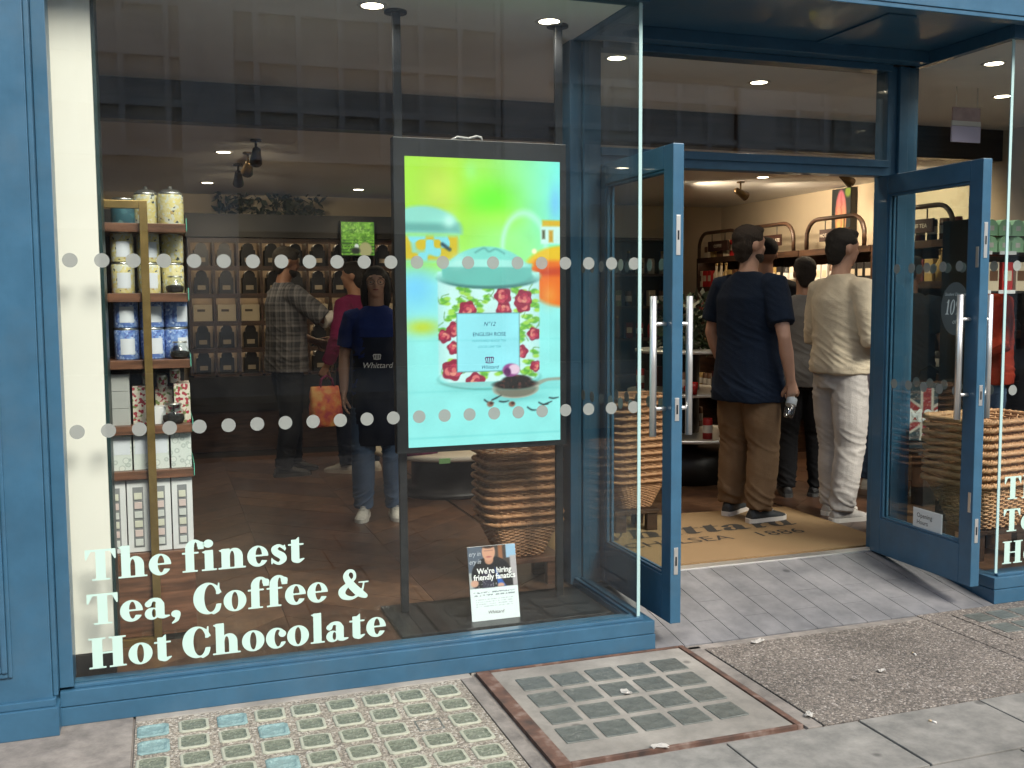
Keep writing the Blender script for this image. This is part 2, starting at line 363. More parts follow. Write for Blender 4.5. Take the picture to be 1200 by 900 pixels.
WHITEW = mat('white_column_paint', (.80, .77, .70), .6, var=.03, vscale=2)
CEIL = mat('ceiling_paint', (.80, .79, .77), .8, var=.04, vscale=1.5)
CREAM = mat('cream_wall_paint', (.62, .52, .38), .8, var=.05, vscale=2)
BULK = ramp_mat('stained_bulkhead', 'noise', 2, [(.3, (.018, .013, .011)), (.7, (.05, .036, .03))], .45, stretch=(1, 1, 14))
DWOOD = ramp_mat('dark_walnut', 'noise', 5, [(.3, (.022, .012, .008)), (.7, (.075, .038, .022))], .42, stretch=(1, 1, 8))
SWOOD = ramp_mat('shelf_walnut', 'noise', 6, [(.3, (.07, .032, .018)), (.7, (.20, .09, .05))], .4, stretch=(1, 9, 9))
BLACKW = mat('black_stained_wood', (.012, .010, .009), .45, var=.2)
BLACKM = mat('black_metal', (.012, .013, .015), .4, var=.15)
GOLD = mat('brushed_brass', (.34, .23, .085), .38, .85, var=.12, vscale=20)
STEEL = mat('brushed_steel', (.80, .80, .78), .38, .9)
GLASS = glass('window_glass', (.96, .98, .97), .04)
DGLASS = glass('door_glass', (.90, .95, .94), .05)
EDGE = mat('glass_edge', (.42, .62, .62), .12, 0, spec=.8)
VINYL = mat('white_vinyl', (.74, .84, .82), .55, emit=None)
DOTM = mat('frosted_vinyl_dot', (.29, .315, .30), .8)
_n = DOTM.node_tree.nodes; _t = _n.new('ShaderNodeBsdfTransparent'); _m = _n.new('ShaderNodeMixShader'); _m.inputs[0].default_value = .72
DOTM.node_tree.links.new(_t.outputs[0], _m.inputs[1]); DOTM.node_tree.links.new(_n['Principled BSDF'].outputs[0], _m.inputs[2]); DOTM.node_tree.links.new(_m.outputs[0], _n['Material Output'].inputs[0])
MINT = mat('mint_vinyl_lettering', (.50, .70, .64), .5)
COIR = ramp_mat('coir_matting', 'noise', 260, [(.3, (.15, .095, .045)), (.7, (.36, .235, .115))], .95, bump=.5)
INK = mat('mat_print', (.030, .026, .022), .9, bump=.3, bscale=300)
TARM = mat('road_asphalt', (.05, .05, .052), .9, var=.2, vscale=30, bump=.4, bscale=200)

def concrete(name, c0, c1, sc=3, speck=None, ss=220, thr=.62, rough=.85, bump=.35):
    m = bpy.data.materials.new(name); m.use_nodes = True; n = m.node_tree.nodes; L = m.node_tree.links; p = n['Principled BSDF']; p.inputs['Roughness'].default_value = rough
    tc = n.new('ShaderNodeTexCoord'); t = n.new('ShaderNodeTexNoise'); t.inputs['Scale'].default_value = sc; t.inputs['Detail'].default_value = 10; t.inputs['Roughness'].default_value = .7
    L.new(tc.outputs['Object'], t.inputs[0]); cr = n.new('ShaderNodeValToRGB'); cr.color_ramp.elements[0].position = .32; cr.color_ramp.elements[1].position = .68
    cr.color_ramp.elements[0].color = (*c0, 1); cr.color_ramp.elements[1].color = (*c1, 1); L.new(t.outputs[0], cr.inputs[0]); col = cr.outputs[0]; hgt = t.outputs[0]
    if speck:
        v = n.new('ShaderNodeTexVoronoi'); v.inputs['Scale'].default_value = ss; L.new(tc.outputs['Object'], v.inputs['Vector'])
        c2 = n.new('ShaderNodeValToRGB'); c2.color_ramp.interpolation = 'CONSTANT'
        while len(c2.color_ramp.elements) < len(speck): c2.color_ramp.elements.new(.5)
        for e, (pos, c) in zip(c2.color_ramp.elements, speck): e.position = pos; e.color = (*c, 1)
        sp = n.new('ShaderNodeSeparateColor'); L.new(v.outputs['Color'], sp.inputs[0]); L.new(sp.outputs[0], c2.inputs[0])
        mx = n.new('ShaderNodeMix'); mx.data_type = 'RGBA'; mx.inputs[0].default_value = .75; L.new(col, mx.inputs[6]); L.new(c2.outputs[0], mx.inputs[7]); col = mx.outputs[2]
        md = n.new('ShaderNodeMath'); md.operation = 'MULTIPLY_ADD'; md.inputs[1].default_value = -.8; md.inputs[2].default_value = .6; L.new(v.outputs['Distance'], md.inputs[0]); hgt = md.outputs[0]
    # scattered dark gum spots and stains
    t2 = n.new('ShaderNodeTexVoronoi'); t2.inputs['Scale'].default_value = 3.1; L.new(tc.outputs['Object'], t2.inputs['Vector'])
    s2 = n.new('ShaderNodeMapRange'); s2.inputs[1].default_value = .045; s2.inputs[2].default_value = .075; s2.inputs[3].default_value = .5; s2.inputs[4].default_value = 1; L.new(t2.outputs['Distance'], s2.inputs[0])
    t3 = n.new('ShaderNodeTexNoise'); t3.inputs['Scale'].default_value = 1.6; t3.inputs['Detail'].default_value = 6; L.new(tc.outputs['Object'], t3.inputs[0])
    s3 = n.new('ShaderNodeMapRange'); s3.inputs[1].default_value = .3; s3.inputs[2].default_value = .7; s3.inputs[3].default_value = .72; s3.inputs[4].default_value = 1.15; L.new(t3.outputs[0], s3.inputs[0])
    mm = n.new('ShaderNodeMath'); mm.operation = 'MULTIPLY'; L.new(s2.outputs[0], mm.inputs[0]); L.new(s3.outputs[0], mm.inputs[1])
    mx2 = n.new('ShaderNodeMix'); mx2.data_type = 'RGBA'; mx2.blend_type = 'MULTIPLY'; mx2.inputs[0].default_value = 1; L.new(col, mx2.inputs[6]); L.new(mm.outputs[0], mx2.inputs[7])
    L.new(mx2.outputs[2], p.inputs['Base Color'])
    b = n.new('ShaderNodeBump'); b.inputs['Strength'].default_value = bump; b.inputs['Distance'].default_value = .006; L.new(hgt, b.inputs['Height']); L.new(b.outputs[0], p.inputs['Normal'])
    MATS[name] = m; return m
SLAB = concrete('worn_paving_slab', (.14, .14, .13), (.31, .30, .275), 6, bump=.5)
MORT = concrete('mortar_bed', (.13, .12, .11), (.32, .29, .26), 8, bump=.6)
AGG = concrete('exposed_aggregate', (.21, .195, .165), (.32, .295, .25), 4, [(0, (.12, .105, .085)), (.25, (.29, .26, .21)), (.5, (.21, .185, .15)), (.7, (.40, .365, .30)), (.88, (.56, .53, .47))], 150, bump=.7)
AGG2 = concrete('dark_aggregate', (.15, .135, .12), (.24, .215, .19), 4, [(0, (.075, .066, .06)), (.3, (.19, .165, .14)), (.55, (.27, .235, .20)), (.75, (.13, .115, .10)), (.92, (.46, .42, .38))], 135, bump=.9)
PALE = concrete('pale_hatch_concrete', (.20, .19, .17), (.34, .32, .285), 6)
RAMP = concrete('slate_ramp_tile', (.12, .125, .135), (.24, .24, .25), 5, rough=.55, bump=.12)
RUST = ramp_mat('rusty_steel', 'noise', 14, [(.3, (.05, .035, .03)), (.55, (.13, .07, .05)), (.75, (.26, .20, .17))], .75, bump=.4)
LENSR = mat('lens_rim_glass', (.38, .395, .315), .35, var=.12, vscale=40)
LENSI = mat('lens_green_glass', (.15, .17, .128), .25, var=.35, vscale=45, bump=.3, bscale=80)
LENST = mat('lens_teal_glass', (.20, .31, .31), .25, var=.25, vscale=30, bump=.2, bscale=60)
LENSD = mat('lens_dark_glass', (.15, .165, .152), .42, var=.25, vscale=25, bump=.25, bscale=50)

# ================================================================ ground
def struct(o): o['kind'] = 'structure'; return o
struct(MB().box(-300, 300, -13, -6.15, -.30, -.13).build('road', TARM))
struct(MB().box(-300, 300, -300, 300, -1.2, -.31).build('ground', MORT))
pav = struct(MB().box(-60, 60, -6.15, 9, -.30, -.012).build('pavement', MORT))
struct(MB().box(-60, 60, -19, -13, -.30, -.01).build('far_pavement', SLAB))
rs = random.Random(3)
def slab(x0, x1, y0, y1, name='paving_slab', m=SLAB, t=.03, dz=.0, par=pav, bev=.004):
    g = .004
    return MB().box(x0+g, x1-g, y0+g, y1-g, -t, dz, bev=bev).build(name, m, par)
# rows of slabs in front of the lights
for r, (y0, y1, off) in enumerate([(-1.37, -.985, .02), (-1.80, -1.37, .33), (-2.25, -1.8, .1), (-2.7, -2.25, .35)]):
    x = -2.0+off
    while x < 6.0:
        wd = .535+rs.uniform(-.03, .05); slab(x, x+wd, y0, y1, dz=rs.uniform(-.001, .002)); x += wd
# mortar margins beside the shopfront
slab(-2.0, -.70, -.985, -.02, 'concrete_margin', MORT); slab(-.70, -.135, -.985, -.02, 'concrete_margin', MORT)
slab(2.165, 2.235, -.985, -.075, 'concrete_margin', MORT)
slab(-.135, 1.175, -.095, -.02, 'concrete_margin', PALE); slab(1.175, 2.165, -.05, -.02, 'concrete_margin', PALE)
slab(2.235, 3.44, -.985, -.115, 'aggregate_panel', AGG2, dz=.001); slab(2.165, 3.44, -.115, -.062, 'concrete_margin', MORT)
slab(3.44, 6.5, -.985, -.04, 'aggregate_panel', AGG2, dz=.0)

lens_me = {}
def lens_mesh(kind):
    if kind in lens_me: return lens_me[kind]
    b = MB(); a = .052
    def ring(h, z): return [(-h, -h, z), (h, -h, z), (h, h, z), (-h, h, z)]
    def loop(pts): return [b.bm.verts.new(p) for p in pts]
    if kind == 'flush': prof = [(.057, -.02, 0), (.057, .002, 0), (.055, .0034, 0), (.045, .0012, 1)]
    else: prof = [(a, -.02, 0), (a, .003, 0), (a-.004, .0055, 0), (a-.010, .0058, 0), (a-.019, .002, 1)]
    prev = None
    for h, z, mi in prof:
        cut = .003 if kind == 'flush' else .010
        pts = [(sx*h-cut*sx*(1 if k else 0), sy*h-cut*sy*(0 if k else 1), z) for sx, sy, order in ((-1, -1, (0, 1)), (1, -1, (1, 0)), (1, 1, (0, 1)), (-1, 1, (1, 0))) for k in order]
        L = loop(pts)
        if prev:
            for i in range(8): f = b.bm.faces.new((prev[i], prev[(i+1) % 8], L[(i+1) % 8], L[i])); f.material_index = mi; f.smooth = False
        prev = L
    f = b.bm.faces.new(prev); f.material_index = 1
    lens_me[kind] = b.mesh('glass_lens'); 
    for m in {'green': [LENSR, LENSI], 'teal': [LENST, LENST], 'flush': [LENSD, mat('lens_dark_core', (.10, .112, .103), .4, var=.3, vscale=25, bump=.25, bscale=50)]}[kind]: lens_me[kind].materials.append(m)
    return lens_me[kind]
def lens(kind, x, y, par, sx=1, sy=1, dz=0):
    o = bpy.data.objects.new('glass_lens', lens_mesh(kind)); o.location = Vector((x, y, .001+dz))-par.location; o.scale = (sx, sy, 1)
    o.rotation_euler = (0, 0, rs.uniform(-.03, .03)); C.objects.link(o); o.parent = par; return o
# pebbled pavement light, nine columns of glass blocks
pl = thing('pavement_light', 'pebbled pavement light set with pale green and teal glass blocks below the shop window', 'pavement light', (.52, -.54, 0))
MB().box(-.131, 1.115, -.981, -.099, -.03, 0.001, bev=.003).build('pebbled_panel', AGG, pl)
MB().box(1.119, 1.171, -.981, -.099, -.03, .002, bev=.003).build('edge_strip', MORT, pl)
teal = {(0, 0), (0, 1), (2, 0), (3, 1), (3, 3), (0, 3), (2, 5)}
for c in range(9):
    for r in range(6):
        if (c, r) == (7, 2): lens('flush', -.066+c*.136, -.205-r*.143, pl, .85, .85, -.002); continue
        lens('teal' if (c, r) in teal else 'green', -.066+c*.136+rs.uniform(-.003, .003), -.205-r*.143+rs.uniform(-.003, .003), pl, rs.uniform(1.0, 1.08), rs.uniform(.98, 1.08))
# steel framed hatch with twenty flush lenses
ha = thing('pavement_hatch', 'pale concrete pavement hatch with a rusty steel frame and dark flush lenses', 'hatch', (1.67, -.5, 0))
MB().box(1.256, 2.135, -.945, -.07, -.03, .0, bev=.003).build('concrete_panel', PALE, ha)
for a in ((1.196, 1.254, -.962, -.055), (2.138, 2.162, -.962, -.055), (1.255, 2.137, -.962, -.947), (1.255, 2.137, -.068, -.055)):
    MB().box(*a, -.03, .005, bev=.002).build('frame_bar', RUST, ha)
for r in range(4):
    for c in range(5): lens('flush', 1.385+c*.152+r*-.008, -.25-r*.166, ha, 1.08, 1.12)
pr_ = thing('pavement_light', 'short row of dark glass blocks in the pavement below the right-hand window', 'pavement light', (4.0, -.3, 0))
MB().box(3.6, 4.6, -.5, -.12, -.02, .004, bev=.002).build('concrete_panel', AGG2, pr_)
for c in range(6):
    for r in range(2): lens('flush', 3.70+c*.135, -.20-r*.16, pr_, 1, 1, .003)
# entrance ramp, slate tiles laid up to the threshold
rp = struct(MB().prism([(-.06, -.02), (.70, -.02), (.70, .100), (-.06, -.012)], 2.03, 3.93, axis='x').build('entrance_ramp', MORT))
def rz_(y): return (y+.06)/.76*.112
x = 2.032; k = 0
while x < 3.92:
    x1 = min(x+.1405, 3.925)
    for (ya, yb) in ((-.06, .33), (.33, .70)) if k % 2 else ((-.06, .14), (.14, .70)):
        b = MB(); g = .0018
        v = [b.bm.verts.new(p) for p in ((x+g, ya+g, rz_(ya)-.01), (x1-g, ya+g, rz_(ya)-.01), (x1-g, yb-g, rz_(yb)-.01), (x+g, yb-g, rz_(yb)-.01), (x+g, ya+g, rz_(ya)+.002), (x1-g, ya+g, rz_(ya)+.002), (x1-g, yb-g, rz_(yb)+.002), (x+g, yb-g, rz_(yb)+.002))]
        for f in ((0, 1, 5, 4), (1, 2, 6, 5), (2, 3, 7, 6), (3, 0, 4, 7), (4, 5, 6, 7), (3, 2, 1, 0)): b.bm.faces.new([v[i] for i in f])
        b.build('ramp_tile', RAMP, rp)
    x = x1; k += 1
FZ = .115   # interior floor level
# ---------------------------------------------------------------- shop interior shell
sf = struct(MB().box(-.9, 1.93, .02, 6.3, -.2, FZ-.006).box(1.93, 4.02, .71, 6.3, -.2, FZ-.006).box(4.02, 6.1, .02, 6.3, -.2, FZ-.006).build('shop_floor', BLACKW))
PLK = []
for i, (a, b_) in enumerate([((.045, .022, .013), (.12, .06, .034)), ((.06, .030, .018), (.16, .085, .048)), ((.035, .018, .012), (.10, .05, .03))]):
    PLK.append(ramp_mat('oak_plank_%d' % i, 'noise', 7, [(.25, a), (.75, b_)], .32, stretch=(2.2, 2.2, 2), coord='Object', dist=2, detail=10))
def clip(poly, ax, v, keep_gt):
    out = []
    for p, q in zip(poly, poly[1:]+poly[:1]):
        ip, iq = (p[ax] > v) == keep_gt, (q[ax] > v) == keep_gt
        if ip: out.append(p)
        if ip != iq:
            t = (v-p[ax])/(q[ax]-p[ax]); out.append((p[0]+t*(q[0]-p[0]), p[1]+t*(q[1]-p[1])))
    return out
CW, PH = .70, .30
for zi, (zx0, zx1, zy0) in enumerate([(-.88, 1.92, .06), (1.92, 4.03, .762), (4.03, 6.0, .06)]):
    i0 = int((zx0+.9)/CW)-1
    for ci in range(i0, i0+7):
        xa = -.9+ci*CW; sgn = 1 if ci % 2 else -1
        for ri in range(-3, 24):
            y = ri*PH; ya = y if sgn > 0 else y+CW*.9; g = .0015
            poly = [(xa+g, ya+g), (xa+CW-g, ya+sgn*CW*.9+g), (xa+CW-g, ya+sgn*CW*.9+PH-g), (xa+g, ya+PH-g)]
            for ax, v, gt in ((0, zx0, True), (0, zx1, False), (1, zy0, True), (1, 5.6, False)):
                if poly: poly = clip(poly, ax, v, gt)
            if len(poly) > 2:
                ar = abs(sum(p[0]*q[1]-q[0]*p[1] for p, q in zip(poly, poly[1:]+poly[:1])))/2
                if ar > .012: MB().prism(poly, FZ-.006, FZ+rs.uniform(0, .0008)).build('floor_plank', PLK[rs.randrange(3)], sf)
struct(MB().box(-.9, 1.938, .062, 2.2, 2.80, 2.9).box(1.938, 4.002, .802, 2.2, 2.80, 2.9).box(4.002, 6.1, .0, 2.2, 2.80, 2.9).build('ceiling_window_bay', CEIL))
struct(MB().box(-.9, 6.1, 2.32, 6.3, 2.57, 2.7).build('ceiling', CEIL))
struct(MB().box(-.9, 6.1, 2.20, 2.32, 2.57, 2.90).build('bulkhead', BULK))
struct(MB().box(-.9, 6.1, 6.3, 6.4, 0, 2.7).build('wall_back', CREAM))
struct(MB().box(-1.0, -.9, .02, 6.4, 0, 2.9).build('wall_left', mat('charcoal_wall', (.03, .03, .032), .7)))
struct(MB().box(6.1, 6.2, .3, 6.4, 0, 2.9).build('wall_right', CREAM))
MB_ = MB().prism([(2.0, .78), (4.0, .78), (4.0, 1.02+.85), (2.35, 1.98)], FZ, FZ+.012)

# ---------------------------------------------------------------- street behind the camera, seen in the glass
ob = thing('office_building', 'white gridded office building on the far side of the street', 'building', (10, -19, 0))
OW = mat('white_facade_panel', (.86, .85, .82), .6, var=.05); OG = mat('facade_glass', (.66, .66, .64), .3, var=.3, vscale=.6); OC = mat('cream_fascia', (.66, .56, .42), .6); OD = mat('dark_shopfront', (.03, .028, .03), .3)
MB().box(-22, 42, -27, -19.3, -.1, 15).build('wall', OG, ob)
for i in range(0, 70): MB().box(-21.8+i*.92, -21.68+i*.92, -19.3, -19.1, 4.6, 15).build('mullion', OW, ob)
for i in range(0, 14): 
    if i > 11: break
    MB().box(-22, 42, -19.3, -19.13, 4.6+i*1.05, 4.74+i*1.05).build('transom_rail', OW, ob)
for i in range(9): MB().box(-21+i*7.2, -19.9+i*7.2, -19.3, -18.95, 0, 9.2).build('pillar', OW, ob)
MB().box(-22, 42, -19.3, -19.0, 3.05, 3.75).build('fascia', OC, ob); MB().box(-22, 42, -19.3, -19.25, 0, 3.05).build('shopfront', OD, ob)

# ================================================================ the shopfront
sh = thing('shop_front', 'blue painted timber shopfront with plate glass windows and a recessed entrance', 'shopfront', (1.97, 0, 0))
def fr(name, *boxes, m=BLUE, bev=.003, par=None):
    b = MB()
    for q in boxes: b.box(*q, bev=bev)
    return b.build(name, m, par or sh)
# pilaster with raised panel moulding and stepped plinth
pil = fr('pilaster', (-1.10, -.405, -.10, .3, .13, 2.86))
fr('plinth', (-1.12, -.385, -.128, .02, 0, .105), par=pil); fr('plinth_moulding', (-1.11, -.395, -.115, .02, .106, .132), par=pil)
fr('corner_bead', (-.4045, -.388, -.085, .02, .133, 2.86), par=pil)
for n_, q in (('moulding', (-.565, -.545, -.118, -.09, .245, 2.7)), ('moulding', (-.545, -.530, -.110, -.09, .225, 2.7)), ('moulding', (-1.05, -.5655, -.118, -.09, .245, .265)), ('moulding', (-1.05, -.5455, -.110, -.09, .225, .2445))):
    fr(n_, q, par=pil, bev=.005)
# left window frame and sill
fr('window_jamb', (-.387, -.340, -.035, .10, .14, 2.80))
fr('sill', (-.387, 2.032, -.048, .10, .0, .068)); fr('sill_rail', (-.387, 2.030, -.044, .10, .0705, .128)); fr('sill_bead', (-.34, 1.985, -.024, -.001, .1285, .142))
fr('sill_bead', (-.34, 1.955, .014, .04, .1285, .142))
fr('return_sill', (1.94, 2.031, .101, .70, .0, .128)); fr('return_bead', (1.978, 1.996, .0, .68, .1285, .142)); fr('return_bead', (1.945, 1.963, .041, .68, .1285, .142))
fr('head_rail', (-.387, 2.0, -.03, .06, 2.795, 2.86)); fr('return_head', (1.94, 2.02, .061, .70, 2.795, 2.86))
# glass
def pane(name, q, m=GLASS): return MB().box(*q).build(name, m, sh)
pL = pane('window_pane', (-.34, 1.962, .0, .012, .129, 2.80)); pLr = pane('return_pane', (1.964, 1.976, .002, .672, .129, 2.80))
pR = pane('window_pane', (3.990, 6.05, .0, .012, .139, 2.80)); pRr = pane('return_pane', (3.975, 3.987, .002, .672, .139, 2.80))
fr('glass_edge', (1.9625, 1.9775, -.003, .0015, .142, 2.80), m=EDGE, bev=0); fr('glass_edge', (3.973, 3.989, -.003, .0015, .142, 2.80), m=EDGE, bev=0)
# entrance posts, transom, head
for nm, a in (('door_post', (1.925, 1.985)), ('door_post', (1.987, 2.082)), ('door_post', (3.80, 3.862)), ('door_post', (3.864, 3.925)), ('door_post', (3.927, 4.0))):
    d = {1.925: (.675, .79), 1.987: (.66, .80), 3.80: (.68, .78), 3.864: (.66, .80), 3.927: (.675, .79)}[a[0]]
    fr(nm, (*a, *d, .02, 2.80), bev=.004)
fr('transom', (2.083, 3.799, .67, .76, 2.208, 2.285)); fr('transom_bead', (2.083, 3.799, .655, .669, 2.252, 2.292))
fr('head_beam', (2.083, 3.799, .66, .78, 2.775, 2.80)); fr('head_bead', (2.083, 3.799, .642, .659, 2.765, 2.80))
pane('transom_pane', (2.083, 3.799, .70, .71, 2.285, 2.775))
fr('threshold', (2.083, 3.80, .695, .765, .02, .121), m=STEEL, bev=.003)
# soffit and fascia
fr('soffit', (1.90, 4.06, -.10, .80, 2.8605, 2.90)); 
for q in ((2.021, 3.955, .55, .642, 2.80, 2.86), (3.955, 4.0, .0, .66, 2.795, 2.86), (3.24, 3.40, .0, .549, 2.852, 2.8602)): fr('soffit_batten', q)
fr('right_head_rail', (3.956, 6.2, -.03, -.0005, 2.795, 2.86))
fr('fascia', (-1.2, 8.5, -.17, -.10, 2.853, 3.55)); fr('fascia_bead', (-1.2, 8.5, -.165, -.101, 2.832, 2.852))
fr('cornice', (-1.2, 8.5, -.30, .02, 3.551, 3.66)); MB().box(-1.2, 8.5, -.02, .4, 3.661, 11).build('upper_wall', mat('pale_stone', (.42, .40, .36), .8, var=.1), sh)
fr('sill', (3.930, 6.3, -.048, .10, .0, .072)); fr('sill_rail', (3.932, 6.3, -.044, .10, .0745, .132)); fr('sill_bead', (3.972, 6.3, -.024, -.001, .1325, .146))
fr('return_sill', (3.931, 4.01, .101, .66, .0, .132))
# dots on the panes, one by one
dm = MB().lathe([(.0, 0), (.0262, 0), (.0262, .0008), (.0, .0008)], n=24, sm=False).mesh('dot'); dm.materials.append(DOTM)
def dot(par, p, rx=math.pi/2, rz=0):
    o = bpy.data.objects.new('dot', dm); o.rotation_euler = (rx, 0, rz); C.objects.link(o); o.parent = par
    off = Vector((0, 0, 0)); q = par
    while q is not None: off += q.location; q = q.parent
    o.location = Vector(p)-off; return o
for z in (1.699, 1.077):
    for i in range(22): dot(pL, (-.295+i*.1066, -.0003, z))
    for i in range(18): dot(pR, (4.05+i*.1066, -.0003, z))
    for i in range(6): dot(pRr, (3.9745, .07+i*.1066, z), math.pi/2, -math.pi/2); dot(pLr, (1.9635, .07+i*.1066, z), math.pi/2, -math.pi/2)
def window_text(par, x0):
    for t, wd, z in (('The finest', .80, .5205), ('Tea, Coffee &', 1.052, .3535), ('Hot Chocolate', 1.122, .1865)):
        flat('lettering', letters(t, wd, .1165), MINT, par, lambda u, v: (x0+u, -.0012, z+v))
window_text(pL, -.287); window_text(pR, 4.02)
# double doors, folded open towards the street
def door(hx, sgn, rz, label):
    d = bpy.data.objects.new('door', None); C.objects.link(d); d.parent = sh; d.location = Vector((hx, .70, .118))-sh.location; d.rotation_euler = (0, 0, rz); d['label'] = label
    Wd, Hd, T = .785, 2.088, .026
    def B(name, q, m=BLUE, bev=.004): return MB().box(*q, bev=bev).build(name, m, d, world=False)
    B('stile', (0, .085, -T, T, 0, Hd)); B('stile', (Wd-.085, Wd, -T, T, 0, Hd)); B('top_rail', (.0855, Wd-.0855, -T, T, Hd-.10, Hd)); B('bottom_rail', (.0855, Wd-.0855, -T, T, 0, .20))
    for s_ in (-1, 1):
        y0, y1 = sorted((s_*.006, s_*.020))
        B('glazing_bead', (.0857, .098, y0, y1, .2003, Hd-.1003)); B('glazing_bead', (Wd-.098, Wd-.0857, y0, y1, .2003, Hd-.1003)); B('glazing_bead', (.0983, Wd-.0983, y0, y1, .2003, .213)); B('glazing_bead', (.0983, Wd-.0983, y0, y1, Hd-.113, Hd-.1003))
    MB().box(.086, Wd-.086, -.005, .005, .2005, Hd-.1005).build('glass_panel', DGLASS, d, world=False)
    for s_ in (-1, 1):
        b = MB(); x = Wd-.055; y = s_*.088
        b.tube([(x, y, .83), (x, y, 1.44)], .0155, 14); h = b.build('pull_handle', STEEL, d, world=False)
        for z in (.95, 1.32): MB().tube([(x, s_*T*.9, z), (x, y, z)], .009, 10).build('standoff', STEEL, h, world=False)
    for z, hh in ((.28, .12), (1.70, .17), (.95, .10)):
        pl_ = B('lock_plate', (Wd-.001, Wd+.0025, -.010, .010, z-hh/2, z+hh/2), STEEL, .001)
        B('keyway', (Wd+.0024, Wd+.0035, -.004, .004, z-.02, z+.02), BLACKM, 0).parent = pl_
    if sgn > 0:
        for z in (.42, 1.62): B('cylinder_lock', (Wd-.03, Wd-.012, -T-.003, -T+.001, z-.05, z+.05), STEEL, .001)
    for z in (1.699-.118, 1.077-.118):
        for i in range(5):
            o = dot(d, (0, 0, 0)); o.location = (.15+i*.118, sgn*-.0056, z); o.rotation_euler = (math.pi/2 if sgn > 0 else -math.pi/2, 0, 0)
    return d
dl = door(2.110, -1, -math.pi/2+.0, 'left-hand door leaf of the open entrance'); drr = door(3.790, 1, -math.pi/2-.03, 'right-hand door leaf with a round discount sticker')
# discount sticker and notice on the right-hand door (its left face is local -y)
def on_door(u, v, off=.0062): return (u, -off, v)
sk = D(el(0, 0, 1, 1), el(0, 0, .0001, .0001)); dd = ([], []); march(el(0, 0, .1, .132), -.11, .11, -.14, .14, .006, dd, 0, 0, 1, 1)
SX, SZ = .60, 1.37
def place_local(par, name, d, m, pl_):
    me = bpy.data.meshes.new(name); me.from_pydata([pl_(u, v) for u, v in d[0]], [], d[1]); me.update(); return mk(name, me, m, par, world=False)
place_local(drr, 'discount_sticker', dd, mat('sticker_slate', (.10, .13, .135), .5), lambda u, v: (SX+u, -.0058, SZ+v))
place_local(drr, 'sticker_lettering', letters('10%', .125, .075, sh=.18), VINYL, lambda u, v: (SX-.07+u, -.0064, SZ-.03+v))
place_local(drr, 'sticker_lettering', text_mesh('Student Discount', .021, shear=.3), VINYL, lambda u, v: (SX+u, -.0064, SZ+.065+v))
place_local(drr, 'sticker_lettering', text_mesh('off', .034, shear=.3), VINYL, lambda u, v: (SX+u, -.0064, SZ-.075+v))
MB().box(.335, .555, -.0085, -.0055, .205, .315, bev=.001).build('notice_holder', mat('notice_card', (.62, .66, .66), .35), drr, world=False)
place_local(drr, 'notice_lettering', text_mesh('Opening', .034, 'LEFT'), INK, lambda u, v: (.365+u, -.0093, .268+v))
place_local(drr, 'notice_lettering', text_mesh('Hours', .034, 'LEFT'), INK, lambda u, v: (.365+u, -.0093, .232+v))
# white column standing inside the window
wc = thing('column', 'bright white plastered column inside the window next to the pilaster', 'column', (-.5, .25, 0))
MB().box(-.85, -.203, .13, .36, .205, 2.80, bev=.003).build('shaft', WHITEW, wc); MB().box(-.85, -.199, .126, .37, .0, .204, bev=.003).build('base', BLACKW, wc)
MB().box(-.2028, -.19, .15, .36, .205, 2.80).build('side_strip', mat('dark_teal_strip', (.008, .03, .032), .4), wc)  # thin dark teal strip along the column's right side
# doormat
dmt = thing('doormat', 'tan coir entrance mat printed with the shop name', 'doormat', (3.1, 1.3, FZ))
MB_.build('mat', COIR, dmt)
MX, MY = 2.33, 1.37
flat('mat_lettering', letters('Whittard', 1.42, .21, sh=.25, track=.02), INK, dmt, lambda u, v: (MX+u, MY+v, FZ+.0135))
for t_, x_ in (('CHELSEA', .50), ('1886', 1.18)): flat('mat_lettering', text_mesh(t_, .155), INK, dmt, lambda u, v: (MX+x_+u*1.12, MY-.20+v, FZ+.0135))

# ================================================================ ceiling lamps
WARM = (1, .80, .55)
LED = emis('lamp_glow', (1, .86, .62), 9)
def lamp(par, p, power, size=.05, spot=None, rot=None, col=WARM):
    l = bpy.data.lights.new('bulb', 'SPOT' if spot else 'POINT'); l.energy = power; l.color = col; l.shadow_soft_size = size
    if spot: l.spot_size = spot; l.spot_blend = .8
    o = bpy.data.objects.new('bulb', l); C.objects.link(o); o.parent = par; o.location = p
    if rot: o.rotation_euler = rot
    return o
def downlight(x, y, z, power, where, col=WARM):
    t = thing('downlight', where, 'downlight', (x, y, z), group='real and added recessed downlights in the shop ceilings')
    MB().lathe([(.048, -.004), (.062, -.006), (.066, -.001), (.062, .02), (.048, .02), (.048, -.004)], n=24, cap=False).build('trim_ring', mat('lamp_trim', (.7, .68, .64), .4), t, world=False)
    MB().lathe([(0, -.003), (.046, -.003), (.046, .01), (0, .01)], n=20).build('lens', LED, t, world=False)
    lamp(t, (0, 0, -.03), power, .045, R_(150), col=col)
for x, y in ((.903, .4), (1.71, .4), (2.30, .95), (4.30, .45), (5.05, 1.15), (3.35, 1.25)): downlight(x, y, 2.80, 9, 'warm recessed downlight, one of the real and added ones in the ceiling of the window bay', (1, .92, .80))  # last pair added to light the shoppers from the street side
for x, y in ((.459, 3.37), (.437, 5.31), (1.79, 5.5), (3.873, 3.45), (4.9, 3.6), (1.9, 3.3), (3.2, 5.2), (2.7, 2.9), (4.95, 2.55)): downlight(x, y, 2.57, 11 if x < 2.5 else 24, 'warm recessed downlight, one of the real and added ones in the lower shop ceiling')  # last one added to brighten the dim right-hand side
